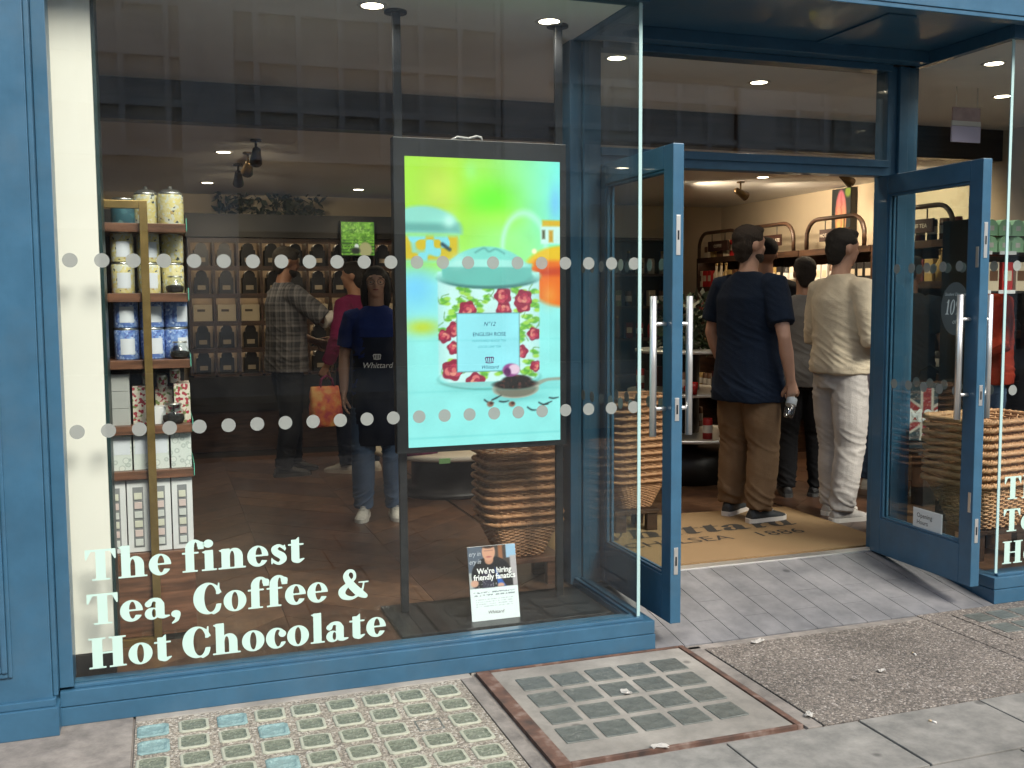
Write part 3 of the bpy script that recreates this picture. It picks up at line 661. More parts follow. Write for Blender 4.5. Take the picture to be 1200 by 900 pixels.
def spotlight(x, y, z, tx, ty, tz, lit, label, power=14):
    t = thing('track_spotlight', label, 'spotlight', (x, y, z), group='brass spotlights on the shop ceiling')
    M_ = mat('bronze_spot', (.10, .065, .03), .35, .8)
    MB().lathe([(.035, -.012), (.035, 0), (0, 0), ], n=16).tube([(0, 0, 0), (0, 0, -.09)], .008, 8).build('stem', M_, t, world=False)
    d = (Vector((tx, ty, tz))-Vector((x, y, z-.1))).normalized(); a = Vector((0, 0, -.10))
    MB().tube([a-d*.07, a-d*.055, a-d*.01, a+d*.07], [.014, .026, .030, .042], 16).build('head', M_, t, world=False)
    MB().tube([a+d*.0695, a+d*.0715], .036, 16).build('lens', LED if lit else mat('unlit_lens', (.05, .04, .03), .2), t, world=False)
    if lit: lamp(t, a+d*.1, power, .03, R_(110), d.to_track_quat('-Z', 'Y').to_euler())
for i, (x, y) in enumerate(((.62, 2.75), (.62, 3.35), (.60, 4.0))): spotlight(x, y, 2.57, .7 if i != 1 else .4, 6, 1.2 if i else .6, i != 1, ('bronze spotlight aimed down, next to the dark bulkhead', 'unlit bronze spotlight, middle one of the row', 'bronze spotlight with a bright lens, nearest the back shelves')[i])
for i, (x, y) in enumerate(((4.30, 4.1), (4.9, 3.6+.35), (5.1, 2.75))): spotlight(x, y, 2.57, 6.0, y+.2, 2.0, True, ('small bronze spotlight facing the cream wall above the red tins', 'bronze spotlight facing the cream wall beside the cocoa pod picture', 'twin-sized bronze spotlight at the ceiling edge over the entrance')[i], 32)

# ================================================================ left display shelf and its goods
us = thing('display_shelf', 'walnut shelf unit with a brass frame behind the left window', 'shelf', (-.1, .6, FZ))
for nm, q in (('brass_upright', (-.062, -.030, .43, .455, FZ, 1.957)), ('brass_rail', (-.45, -.0622, .43, .455, 1.925, 1.957)), ('brass_rail', (-.45, -.0622, .43, .455, FZ, FZ+.03))):
    MB().box(*q, bev=.002).build(nm, GOLD, us)
SHZ = [1.868, 1.583, 1.308, 1.036, .848]
for z in SHZ:
    s_ = MB().box(-.45, .118, .457, .80, z-.036, z, bev=.002).build('shelf', SWOOD, us)
    MB().box(.119, .122, .45, .80, z-.03, z+.022).build('acrylic_lip', mat('green_acrylic', (.12, .45, .33), .15, emit=None), s_)
MB().box(-.45, .112, .457, .80, FZ+.03, .50, bev=.003).build('base_cabinet', SWOOD, us); MB().box(-.45, .10, .47, .79, FZ, FZ+.03).build('kick_board', BLACKW, us)
MB().box(-.45, .10, .80, .82, FZ, 1.95).build('back_panel', BLACKW, us)
YEL = ramp_mat('yellow_botanical_print', 'voronoi', 100, [(0, (.60, .53, .24)), (.35, (.64, .58, .32)), (.55, (.58, .60, .52)), (.72, (.64, .56, .22)), (.84, (.05, .07, .09)), (.92, (.45, .32, .12))], .35, cell=True, interp='CONSTANT')
BLU = ramp_mat('blue_floral_print', 'voronoi', 120, [(0, (.10, .18, .46)), (.35, (.15, .26, .56)), (.55, (.30, .42, .70)), (.75, (.08, .12, .36)), (.85, (.5, .6, .78))], .35, cell=True, interp='CONSTANT')
TEALT = ramp_mat('teal_print', 'voronoi', 40, [(0, (.03, .10, .13)), (.6, (.05, .15, .18)), (.8, (.15, .28, .28))], .4, cell=True, interp='CONSTANT')
FLOR = ramp_mat('rose_floral_print', 'voronoi', 105, [(0, (.60, .56, .46)), (.4, (.66, .62, .52)), (.55, (.35, .03, .05)), (.72, (.16, .22, .07)), (.82, (.62, .58, .48)), (.92, (.45, .10, .12))], .5, cell=True, interp='CONSTANT')
SILV = mat('tin_lid_silver', (.55, .55, .50), .3, .9); LABL = mat('paper_label', (.62, .66, .72), .5, var=.03); WBOX = mat('white_gift_box', (.66, .67, .68), .5, var=.03)
GBOX = mat('grey_gift_box', (.36, .37, .36), .6, var=.04)
PATW = ramp_mat('white_leaf_print', 'voronoi', 34, [(0, (.62, .66, .62)), (.08, (.62, .66, .62)), (.3, (.66, .70, .67)), (.42, (.34, .40, .38)), (.48, (.60, .65, .62))], .5)
def tin_proto(name, m, r, h, dome=False, lab=True):
    t = thing(name, name, 'tin', (0, 0, -50))
    MB().lathe([(0, 0), (r*.97, 0), (r, .004), (r, h-.004), (r*.97, h)], n=28).build('body', m, t, world=False)
    pf = [(r*.93, h-.003), (r*.93, h+.008), (r*.85, h+.012)] + ([(r*.6, h+.022), (r*.16, h+.026), (r*.16, h+.036), (0, h+.038)] if dome else [(r*.80, h+.010), (0, h+.010)])
    MB().lathe([(0, h-.004)]+pf, n=28).build('lid', SILV, t, world=False)
    if lab:
        b = MB(); A = R_(-34)
        rows = [[b.bm.verts.new(((r+.0008)*math.sin(A+k*R_(68)/8+.12), -(r+.0008)*math.cos(A+k*R_(68)/8+.12), z)) for k in range(9)] for z in (h*.18, h*.72)]
        for k in range(8): b.bm.faces.new((rows[0][k], rows[0][k+1], rows[1][k+1], rows[1][k]))
        b.build('label', LABL, t, world=False)
    return t
used = {}
def put(proto, x, y, z, label, group, rz=0, sc=1):
    if used.get(proto.name): o = copy_tree(proto)
    else: o = proto; used[proto.name] = 1
    o.location = (x, y, z); o.rotation_euler = (0, 0, rz); o.scale = (sc,)*3
    o['label'] = label; o['group'] = group
    return o
ty = tin_proto('tea_tin', YEL, .046, .118); ty2 = tin_proto('tea_tin', YEL, .052, .125, True, False); tb = tin_proto('tea_tin', BLU, .049, .122); tt = tin_proto('tea_tin', TEALT, .05, .10, False, False)
put(tt, -.125, .60, SHZ[0], 'dark teal tin on the top walnut shelf behind the brass rail', 'tins on the top shelf')
put(ty2, -.035, .60, SHZ[0], 'big yellow botanical tin with a domed lid, beside the teal tin', 'tins on the top shelf')
put(ty2, .062, .56, SHZ[0], 'big yellow botanical tin with a domed lid, at the open end of the top shelf', 'tins on the top shelf', .7)
for lev in (0, 1):
    for c, x in enumerate((-.135, -.033, .062)):
        put(ty, x, .55+.03*c, SHZ[1]+lev*.1285, ('lower' if lev == 0 else 'upper')+' yellow labelled tea tin '+('beside the white column', 'behind the brass upright', 'at the open end of the second shelf')[c], 'yellow tins on the second shelf', (0, .1, 1.9)[c])
        put(tb, x+.005, .55+.02*c, SHZ[2]+lev*.1325, ('lower' if lev == 0 else 'upper')+' blue floral tea tin '+('beside the white column', 'behind the brass upright', 'at the open end of the third shelf')[c], 'blue tins on the third shelf', (0, .2, .6)[c])
JG = glass('jar_glass', (.90, .92, .90), .07, .02, False); TEA = mat('loose_tea', (.02, .014, .010), .9, bump=1, bscale=300)
def jar(x, y, z, s_, label):
    t = thing('glass_jar', label, 'jar', (x, y, z))
    MB().lathe([(0, 0), (.038*s_, 0), (.048*s_, .02*s_), (.046*s_, .045*s_), (.03*s_, .066*s_), (.03*s_, .075*s_), (.036*s_, .08*s_)], n=24).build('jar_body', JG, t, world=False)
    MB().lathe([(0, .003), (.036*s_, .003), (.044*s_, .02*s_), (.042*s_, .036*s_), (.02*s_, .042*s_), (0, .040*s_)], n=20).build('loose_tea', TEA, t, world=False)
    MB().lathe([(0, .08*s_), (.036*s_, .0805*s_), (.034*s_, .087*s_), (0, .087*s_)], n=20).build('stopper', SILV, t, world=False)
jar(.068, .492, SHZ[1], .82, 'small glass jar of loose tea in front of the yellow tins'); jar(.078, .495, SHZ[2], .85, 'small glass jar of loose tea in front of the blue tins'); jar(.045, .50, SHZ[3], 1.0, 'round glass jar of loose tea in front of the floral boxes')
def gbox(name, x0, x1, y0, y1, z0, h, m, label, group, bands=None, inner=None):
    t = thing(name, label, 'box', ((x0+x1)/2, (y0+y1)/2, z0), group=group)
    MB().box(x0, x1, y0, y1, z0, z0+h, bev=.0015).build('carton', m, t)
    if bands: MB().box(x0+.006, x1-.006, y0-.0012, y0-.0002, z0+h*.45, z0+h*.95).build('front_label', LABL, t)
    if inner:
        MB().box(x0+.022, x1-.022, y0-.0012, y0-.0001, z0+.02, z0+h-.03).build('window', mat('box_window', (.22, .23, .24), .2), t)
        for k in range(6):
            zz = z0+.028+k*(h-.07)/6
            MB().box(x0+.028, x1-.028, y0-.006, y0-.0012, zz, zz+(h-.07)/6-.012, bev=.001).build('sachet', mat('sachet_%d' % (k % 3), ((.58, .60, .58), (.62, .50, .48), (.60, .60, .50))[k % 3], .5), t)
    return t
for k in range(3): gbox('gift_box', -.195, -.125, .50, .66, SHZ[3]+k*.0715, .07, GBOX, 'plain grey gift box, '+('lowest', 'middle', 'topmost')[k]+' of the stack of three on the fourth shelf', 'stack of grey gift boxes')
gbox('floral_box', -.115, -.055, .52, .66, SHZ[3], .16, FLOR, 'rose patterned box beside the grey gift boxes', 'rose patterned boxes on the fourth shelf')
gbox('floral_box', -.025, .045, .60, .72, SHZ[3], .14, FLOR, 'rose patterned box behind the round jar', 'rose patterned boxes on the fourth shelf')
gbox('floral_box', .05, .115, .52, .70, SHZ[3], .165, FLOR, 'rose patterned box at the open end of the fourth shelf', 'rose patterned boxes on the fourth shelf')
gbox('white_box', -.03, .015, .50, .59, SHZ[3], .07, WBOX, 'small white carton left of the round tea jar', 'cartons on the fourth shelf')
for k, (a, b_) in enumerate(((-.08, -.03), (-.02, .03), (.035, .08))): put(tin_proto('small_tin', FLOR, .022, .05, False, False), (a+b_)/2, .60, SHZ[3]+(.16, .14, .165)[k], 'small rose patterned tin on top of the '+('box beside the grey gift boxes', 'box behind the round jar', 'box at the open end')[k], 'small rose tins')
for k, (a, b_) in enumerate(((-.20, -.125), (-.118, -.045), (-.038, .022), (.03, .112))): gbox('leaf_box', a, b_, .49, .64, SHZ[4], .148, PATW, 'white leaf patterned box on the lowest open shelf, '+('beside the column', 'left of the brass upright', 'behind the brass upright', 'widest, at the open end')[k], 'white leaf patterned boxes', bands=k < 3)
for k, (a, b_) in enumerate(((-.235, -.155), (-.15, -.064), (-.058, .022), (.027, .11))): gbox('tall_box', a, b_, .48, .62, .502, .305, WBOX, 'tall white tasting box with a window of sachets, '+('beside the column', 'left of the brass upright', 'right of the brass upright', 'at the open end')[k], 'tall white tasting boxes', inner=True)

# ================================================================ hanging advertising screen
tv = thing('advertising_screen', 'tall lit advertising screen on black posts showing a rose patterned tea tin', 'screen', (1.38, .40, FZ))
for nm, q in (('post', (.998, 1.034, .44, .462, FZ+.016, 2.80)), ('post', (1.755, 1.791, .44, .462, FZ+.016, 2.80)), ('base_plate', (.93, 1.90, .13, .58, FZ, FZ+.015)), ('casing', (.978, 1.785, .385, .438, .868, 2.252))):
    MB().box(*q, bev=.003).build(nm, BLACKM, tv)
for x in (1.016, 1.773): MB().lathe([(0, 2.79), (.05, 2.79), (.05, 2.80), (0, 2.80)], (x, .457, 0), 20).build('ceiling_flange', BLACKM, tv)
MB().tube([(1.25, .42, 2.252), (1.28, .42, 2.268), (1.33, .42, 2.263), (1.37, .42, 2.275), (1.39, .42, 2.27), (1.392, .42, 2.252)], .006, 8).build('cable', mat('grey_cable', (.5, .5, .5), .5), tv)
pc = Pic(181, 336, (140, 240, 236)); X, Y = pc.X, pc.Y
top = np.clip(1-Y/150, 0, 1); lx = np.clip(X/181, 0, 1)
g = pc.grad(np.clip((X-70)/110, 0, 1), (168, 235, 50), (125, 250, 235)); pc.put(np.clip((165-Y)/40, 0, 1), g)
pc.put(np.exp(-((X-98)/30)**2-((Y-50)/24)**2)*.95, (100, 255, 10)); pc.put(np.exp(-((X-40)/22)**2-((Y-42)/40)**2)*.5, (225, 225, 90)); pc.put(np.exp(-((X-75)/9)**2-((Y-14)/14)**2)*.5, (150, 250, 170))
pc.put(np.exp(-((Y-70)/12)**2)*.5*np.clip((X-50)/40, 0, 1)*np.clip((150-X)/30, 0, 1), (190, 250, 60)); pc.put(np.exp(-((X-110)/60)**2-((Y-105)/30)**2)*.8, (160, 255, 140))
pc.put(np.clip((Y-118)/30, 0, 1)*.95, (148, 240, 236)); pc.put(np.exp(-((X-10)/26)**2-((Y-150)/26)**2)*.8, (110, 205, 255))
pc.put(np.exp(-((X-176)/8)**2-((Y-50)/22)**2)*.7, (110, 190, 255))
# back tin on the left
pc.sd(I(el(20, 86, 44, 30), bx(-9, 0, 80, 88)), (140, 222, 205), 2.5); pc.sd(I(el(22, 82, 40, 20), bx(-9, 76, 80, 86)), (95, 175, 165), 3); pc.put(np.exp(-((X-50)/7)**2-((Y-73)/8)**2), (190, 250, 235))
b1 = nz(181, 336, 9, 3); pc.sd(bx(-5, 90, 60, 120), (130, 225, 235), 3); pc.put(np.clip((b1-.45)*8, 0, 1)*np.clip(.5-bx(-5, 91, 60, 118)(X, Y)/5, 0, 1), (215, 190, 20)); pc.sd(st([(42, 100), (50, 106)], [2, 2]), (20, 60, 80), 1.5)
pc.put(np.exp(-((X-18)/20)**2-((Y-196)/9)**2)*.9, (200, 220, 40))
# glass teapot on the right
ring = np.abs(np.hypot((X-138)/26, (Y-102)/40)-1)*26; pc.put(np.clip(1-ring/5, 0, 1)*.75, (190, 255, 235))
pc.sd(bx(158, 76, 190, 98), (205, 250, 240), 1.5); pc.sd(bx(160, 70, 190, 77), (225, 185, 20), 1.5); pc.sd(bx(160, 82, 163, 92), (60, 60, 20), 1.5); pc.sd(bx(168, 82, 173, 96), (205, 160, 30), 1.5)
pc.sd(el(188, 130, 50, 30), (235, 195, 15), 2); pc.sd(I(el(190, 140, 50, 34), bx(130, 118, 200, 200)), (235, 110, 10), 3); pc.sd(I(el(190, 136, 46, 10), bx(130, 118, 200, 136)), (200, 60, 5), 3); pc.sd(el(150, 107, 3, 3), (255, 250, 200), 1); pc.put(np.exp(-((X-168)/9)**2-((Y-160)/12)**2)*.5, (255, 190, 90))
# main tin
body = I(bx(36, 132, 156, 262), U(bx(36, 0, 156, 252), el(96, 252, 60, 16)))
pc.put(np.exp(-((X-120)/60)**2-((Y-268)/8)**2)*.35, (60, 150, 150)); pc.sd(body, (205, 250, 245)); 
pc.put(np.clip(.5-body(X, Y), 0, 1)*np.clip(np.abs(X-96)/60-.75, 0, 1)*1.2, (120, 205, 205))
rq = np.random.RandomState(5)
for k in range(64):
    x0, y0 = rq.uniform(40, 152), rq.uniform(146, 256); a = rq.uniform(0, 6.3)
    for j in range(3): pc.sd(I(el(x0+4*math.cos(a+j), y0+4*math.sin(a+j), 3.8, 2.2), body), ((125, 205, 50), (95, 180, 60), (165, 225, 80))[j], .8)
    pc.sd(I(st([(x0, y0), (x0+8*math.cos(a), y0+8*math.sin(a)), (x0+12*math.cos(a+.8), y0+12*math.sin(a+.8))], [.5, .5, .5]), body), (90, 150, 60), .6)
for (px, py, r) in ((70, 176, 9), (113, 176, 8), (136, 170, 9), (55, 199, 8), (43, 207, 7), (54, 221, 7), (52, 247, 11), (79, 262, 10), (149, 206, 7), (134, 227, 7), (112, 160, 9), (137, 163, 9), (151, 245, 6)):
    r *= 1.12; dx, dy = X-px, Y-py; th = np.arctan2(dy, dx); rr = np.hypot(dx, dy)/(r*(1+.10*np.sin(5*th+px)))
    inb = np.clip(.5-body(X, Y), 0, 1); pc.put(np.clip((1-rr)*r+.5, 0, 1)*inb, (150, 22, 62))
    for j in range(6):     # overlapping petals, light rim on each
        a = px*1.7+j*2.4; f_ = .62-.09*j; ex, ey = px+r*f_*.7*math.cos(a), py+r*f_*.7*math.sin(a); q = np.hypot(X-ex, Y-ey)/(r*(.52-.05*j))
        pc.put(np.clip((1-q)*4, 0, 1)*inb*(rr < 1), ((205, 70, 95), (226, 120, 118), (190, 45, 80), (236, 150, 130), (170, 30, 70), (222, 110, 110))[j]); pc.put(np.clip(1-np.abs(q-.95)*9, 0, 1)*inb*(rr < 1)*.5, (110, 8, 45))
pc.sd(I(el(96, 262, 60, 6), bx(0, 262, 200, 270)), (140, 215, 210), .7); pc.sd(D(el(96, 258, 61, 14), el(96, 256, 61, 14)), (80, 150, 140), .8, .6)
lab = bx(58, 181, 131, 249); pc.sd(bx(57, 180, 132, 250), (90, 150, 150), .6); pc.sd(lab, (150, 236, 246), .6)
pc.sd(el(96, 139, 59, 13), (60, 130, 125), 1); pc.sd(el(96, 136, 60, 12), (175, 245, 232), 1); pc.sd(el(96, 139, 52, 11), (70, 135, 130), 1)
pc.sd(I(el(94, 142, 53, 40), bx(30, 95, 160, 124)), (130, 226, 212), 1.2); pc.sd(U(bx(41, 122, 147, 139), el(94, 139, 53, 9)), (105, 195, 183), 1.2); pc.sd(I(el(94, 124, 51, 7), bx(30, 117, 160, 126)), (165, 240, 228), 1); pc.put(np.exp(-((X-60)/10)**2-((Y-118)/9)**2)*.5, (200, 255, 245))
pc.sd(st([(80, 109), (90, 104), (96, 108), (104, 105), (114, 110)], [1.2]*5), (95, 180, 170), .9)
# spoon with tea
pc.put(np.exp(-((X-128)/34)**2-((Y-282)/5)**2)*.4, (60, 150, 150)); pc.sd(st([(152, 267), (165, 262), (185, 261)], [3, 2, 2]), (150, 165, 150), .8); pc.sd(el(127, 271, 28, 12), (205, 205, 185), .8); pc.sd(I(el(127, 272, 26, 10), bx(90, 270, 170, 290)), (120, 120, 105), 1.2)
te = U(el(126, 266, 26, 6), el(128, 262, 18, 7), el(112, 266, 10, 4)); pc.sd(te, (14, 10, 12), 1); nn = nz(181, 336, 2.2, 9); pc.put(np.clip((nn-.72)*6, 0, 1)*np.clip(.5-te(X, Y), 0, 1)*.8, (110, 60, 50))
pc.sd(el(121, 249, 10, 8), (150, 70, 140), 1); pc.sd(el(125, 248, 7, 6), (235, 205, 225), 1); pc.sd(el(117, 251, 4, 5), (90, 20, 90), 1)
for px, py, a in ((94, 286, .3), (103, 281, -.4), (112, 286, 0), (160, 291, .2), (173, 284, 0), (146, 297, .3), (165, 290, -.3)): pc.sd(st([(px-5, py-2*a*4), (px, py+1), (px+6, py+a*5)], [.8, 1, .5]), (20, 40, 45), .7)
for px, py in ((96, 289), (122, 290)): pc.sd(el(px, py, 4, 3.4), (150, 110, 90), .8); pc.sd(el(px+1, py-1, 2, 1.6), (60, 30, 30), .8)
pc.put(np.exp(-((Y-272)/1.4)**2)*.15, (70, 190, 190)); pc.put(np.exp(-((Y-212)/1.2)**2)*.12, (70, 190, 190)); pc.put(np.exp(-((Y-326)/1.2)**2)*.25, (70, 190, 190))
pc.a = np.clip(pc.a*(.985+.02*nz(181, 336, 1.5, 21)[..., None]+.05*(nz(181, 336, 18, 22)[..., None]-.5)), 0, 1)
scr = pc.obj('display_panel', .724, 1.277, .66, tv, lambda u, v: (1.029+u, .3835, .894+v))
SI = emis('screen_ink', H(40, 70, 110), .6); SI2 = emis('screen_ink_faint', H(95, 180, 195), .6)
def scr_text(t, size, px, py, m=SI, **k): flat('screen_lettering', text_mesh(t, size, **k), m, scr, lambda u, v: (1.029+px*.004+u, .3828, .894+(336-py)*.0038+v))
scr_text('N°12', .026, 95, 195, shear=.3); scr_text('ENGLISH ROSE', .024, 95, 207); scr_text('FLAVOURED BLACK TEA', .0145, 95, 214, SI2); scr_text('LOOSE LEAF TEA', .0145, 95, 221, SI2); scr_text('Whittard', .022, 95, 246, shear=.35)
e_ = ([], []); cr = U(*[st([(-.4+.2*i, -.3), (-.55+.27*i, .3), (-.4+.2*i, .5)], [.05, .06, .09]) for i in range(5)], st([(-.5, -.35), (0, -.45), (.5, -.35)], [.06, .06, .06])); march(cr, -1, 1, -.6, .8, .04, e_, 0, 0, .036, .028)
flat('screen_emblem', e_, emis('screen_emblem_ink', H(110, 50, 110), .6), scr, lambda u, v: (1.029+95*.004+u, .3828, .894+(336-236)*.0038+v))
# recruiting card on an easel
hp = thing('recruiting_card', 'white recruiting card with a photo and bold white headline leaning on the screen base', 'poster', (1.37, .22, FZ+.015))
hq = Pic(110, 165, (225, 236, 240)); X, Y = hq.X, hq.Y; ph = bx(-1, -1, 111, 93)
hq.sd(ph, (86, 96, 112)); hq.sd(bx(62, -1, 111, 93), (70, 62, 58)); hq.sd(bx(88, -1, 112, 30), (150, 185, 215), 1.5); hq.sd(bx(70, 0, 80, 60), (150, 100, 70), 2); hq.sd(bx(96, 26, 112, 93), (175, 170, 175), 2); hq.sd(bx(-1, 58, 8, 93), (170, 175, 175), 2)
hq.sd(I(U(el(52, 66, 46, 42), bx(12, 66, 100, 93)), ph), (26, 26, 30), 1.2); hq.sd(I(pg((60, 50), (84, 93), (66, 93)), ph), (45, 95, 180), 1.5); hq.sd(I(bx(30, 56, 56, 93), ph), (50, 46, 66), 2)
hq.sd(el(48, 32, 10, 10), (190, 140, 115), 1.5); hq.sd(I(el(48, 14, 15, 20), bx(-1, -1, 120, 40)), (205, 155, 130), 1.2); hq.sd(el(48, -3, 17, 9), (50, 35, 30), 1.5); hq.sd(bx(38, 10, 58, 12), (120, 85, 75), 1, .6); hq.sd(el(48, 25, 6, 1.8), (170, 95, 90), 1)
hq.sd(I(el(12, 82, 9, 8), ph), (205, 160, 140), 1.5); hq.sd(I(el(72, 90, 8, 5), ph), (205, 160, 140), 1.5)
n2 = nz(110, 165, 3, 4); hq.put(np.clip((n2-.7)*5, 0, 1)*np.clip(.5-bx(20, 74, 62, 92)(X, Y), 0, 1)*.8, (170, 170, 175))
for yy in (102, 108): hq.put(np.clip((nz(110, 165, 2, yy)-.35)*4, 0, 1)*np.clip(.5-bx(8, yy, 102, yy+3)(X, Y), 0, 1)*.7, (80, 95, 105))
for yy in (118, 123, 128, 133): hq.put(np.clip((nz(110, 165, 1.6, yy)-.35)*4, 0, 1)*np.clip(.5-bx(12, yy, 98, yy+2)(X, Y), 0, 1)*.5, (130, 145, 155))
TL = R_(12)
def hpl(off=0): return lambda u, v: (1.262+u, .205+v*math.sin(TL)-off*math.cos(TL), FZ+.016+v*math.cos(TL))
b = MB(); vv = [b.bm.verts.new((x, .206+yy+z*math.sin(TL), FZ+.016+z*math.cos(TL))) for x in (1.262, 1.486) for z in (0, .325) for yy in (0, .006)]
for f in ((0, 1, 3, 2), (4, 6, 7, 5), (0, 4, 5, 1), (2, 3, 7, 6), (0, 2, 6, 4), (1, 5, 7, 3)): b.bm.faces.new([vv[i] for i in f])
b.build('backing_board', WBOX, hp)
MB().prism([(.25, FZ+.016), (.36, FZ+.016), (.275, FZ+.26)], 1.35, 1.40, axis='x').build('easel_foot', WBOX, hp)
card = hq.obj('printed_card', .224, .325, 0, hp, hpl(.0005), .35)
PW = mat('print_white', (.85, .86, .86), .5)
for t_, vy, sz, al in (("We're hiring", .205, .034, 'CENTER'), ('friendly fanatics', .178, .034, 'CENTER')): flat('card_lettering', text_mesh(t_, sz, al, bold=.0009), PW, card, lambda u, v: hpl(.0011)(.118+u*.92, vy+v))
for t_, vy in (('ery in', .285), ('ery in', .25)): flat('card_lettering', text_mesh(t_, .03, 'LEFT', .3), mat('print_grey', (.5, .54, .6), .5), card, lambda u, v: hpl(.0011)(.003+u*.8, vy+v))
flat('card_lettering', text_mesh('Whittard', .02, shear=.3), INK, card, lambda u, v: hpl(.0011)(.112+u, .028+v))

# ================================================================ wicker baskets
WK = [ramp_mat('wicker_'+n_, 'noise', 30, [(.25, a), (.75, b_)], .5, stretch=(1, 1, 4), detail=6) for n_, a, b_ in (('honey', (.30, .135, .06), (.58, .31, .155)), ('light', (.38, .18, .085), (.64, .38, .20)))]
def per(t, hw, hd, r=.07):
    """point on a rounded rectangle, t in 0..1"""
    L1, L2, A = 2*(hw-r), 2*(hd-r), math.pi*r/2; tot = 2*(L1+L2)+4*A; s_ = (t % 1)*tot
    for (cx, cy, dx, dy, ln), (ax, ay, a0) in zip(((-hw+r, -hd, 1, 0, L1), (hw, -hd+r, 0, 1, L2), (hw-r, hd, -1, 0, L1), (-hw, hd-r, 0, -1, L2)), ((hw-r, -hd+r, -90), (hw-r, hd-r, 0), (-hw+r, hd-r, 90), (-hw+r, -hd+r, 180))):
        if s_ < ln: return Vector((cx+dx*s_, cy+dy*s_, 0)), Vector((dy, -dx, 0))
        s_ -= ln
        if s_ < A: a = R_(a0)+s_/r; return Vector((ax+r*math.cos(a), ay+r*math.sin(a), 0)), Vector((math.cos(a), math.sin(a), 0))
        s_ -= A
    return Vector((-hw+r, -hd, 0)), Vector((0, -1, 0))
def basket_proto(W_, D_, Hb, taper, nrow, wk):
    t = thing('wicker_basket', 'basket', 'basket', (0, 0, -50)); NS = 38
    def dim(z): k = taper+(1-taper)*(z/Hb); return W_/2*k, D_/2*k
    b = MB(); rr = random.Random(11)
    for r in range(nrow):
        z = .008+(Hb-.03)*r/(nrow-1); hw, hd = dim(z); pts = []
        for k in range(NS*3):
            p, n = per(k/(NS*3), hw, hd, min(.07, hd*.55)); ph_ = math.pi*(k/3)+math.pi*(r % 2)
            pts.append(p+n*(.0045*math.cos(ph_))+Vector((0, 0, z+rr.uniform(-.0006, .0006))))
        b.tube(pts, [.0042+rr.uniform(-.0006, .0010) for _ in pts], 5, closed=True, flat=1.1)
    wv = b.build('weave', wk, t, world=False); wv['kind'] = 'stuff'
    b = MB()
    for k in range(NS):
        p0, n = per(k/NS, *dim(0), .06); p1, n = per(k/NS, *dim(Hb-.012), .07); p1.z = Hb-.012; b.tube([p0, p1], .0036, 5)
    sk_ = b.build('stakes', wk, t, world=False); sk_['kind'] = 'stuff'
    MB().prism([tuple(per(k/24, *dim(0), .05)[0].xy*.97) for k in range(24)], 0, .008).build('base', wk, t, world=False)
    b = MB(); hw, hd = dim(Hb); TW = 44
    for j in range(3):
        pts = []
        for k in range(180):
            p, n = per(k/180, hw+.006, hd+.006, .075); a = 2*math.pi*(k/180*TW+j/3)
            pts.append(p+n*(.0092*math.cos(a))+Vector((0, 0, Hb-.010+.0088*math.sin(a))))
        b.tube(pts, [.0056+.0014*math.sin(q*1.9+j)*math.sin(q*.7) for q in range(180)], 6, closed=True)
    rm = b.build('rim', wk, t, world=False); rm['kind'] = 'stuff'
    return t
def stack(proto, x, y, z0, n, dz, rz, sc, labf, group):
    for k in range(n):
        o = put(proto, x+rs.uniform(-.006, .006), y+rs.uniform(-.006, .006), z0+k*dz, labf(k), group, rz+rs.uniform(-.03, .03), sc)
ordn = ['lowest', 'second', 'third', 'fourth', 'fifth', 'sixth', 'seventh', 'eighth', 'ninth', 'tenth', 'eleventh', 'twelfth', 'thirteenth', 'fourteenth', 'fifteenth', 'sixteenth']
def lab_(where, n): return lambda k: 'honey wicker shopping basket, '+('topmost' if k == n-1 else ordn[k]+(' from the bottom' if k else ''))+' of the stack '+where
bk = basket_proto(.46, .34, .225, .56, 21, WK[0])
stack(bk, 1.685, .80, .262, 9, .0435, .0, .85, lab_('behind the advertising screen', 9), 'baskets stacked behind the advertising screen')
stack(bk, 2.74, 1.66, .262, 13, .043, .12, .82, lab_('inside the left door', 13), 'baskets stacked inside the left door')
bk2 = basket_proto(.46, .34, .225, .56, 21, WK[1])
stack(bk2, 4.30, .42, .285, 9, .0425, .10, 1.22, lab_('beside the right door', 9), 'baskets stacked beside the right door')
def stool(x, y, w_, d_, h, label, m=DWOOD):
    t = thing('stool', label, 'stool', (x, y, FZ))
    MB().box(x-w_/2, x+w_/2, y-d_/2, y+d_/2, FZ+h-.025, FZ+h, bev=.003).build('top', m, t)
    for sx in (-1, 1):
        for sy in (-1, 1): MB().box(x+sx*(w_/2-.045)-.035, x+sx*(w_/2-.045)+.035, y+sy*(d_/2-.03)-.02, y+sy*(d_/2-.03)+.02, FZ, FZ+h-.0255, bev=.003).build('leg', m, t)
stool(1.685, .81, .40, .26, .146, 'low walnut stool carrying the baskets behind the advertising screen', SWOOD)
stool(2.72, 1.66, .30, .25, .146, 'low dark stool carrying the baskets inside the left door'); stool(4.30, .42, .38, .28, .168, 'low dark stool carrying the baskets beside the right door')
pnl = thing('pale_board', 'tan board standing behind the basket stool', 'board', (1.93, 1.0, FZ)); MB().box(1.90, 2.06, 1.02, 1.05, FZ+.055, .40, bev=.002).build('board', mat('tan_board', (.50, .33, .15), .7), pnl); MB().box(1.89, 2.07, 1.0, 1.07, FZ, FZ+.055, bev=.002).build('foot', SWOOD, pnl)

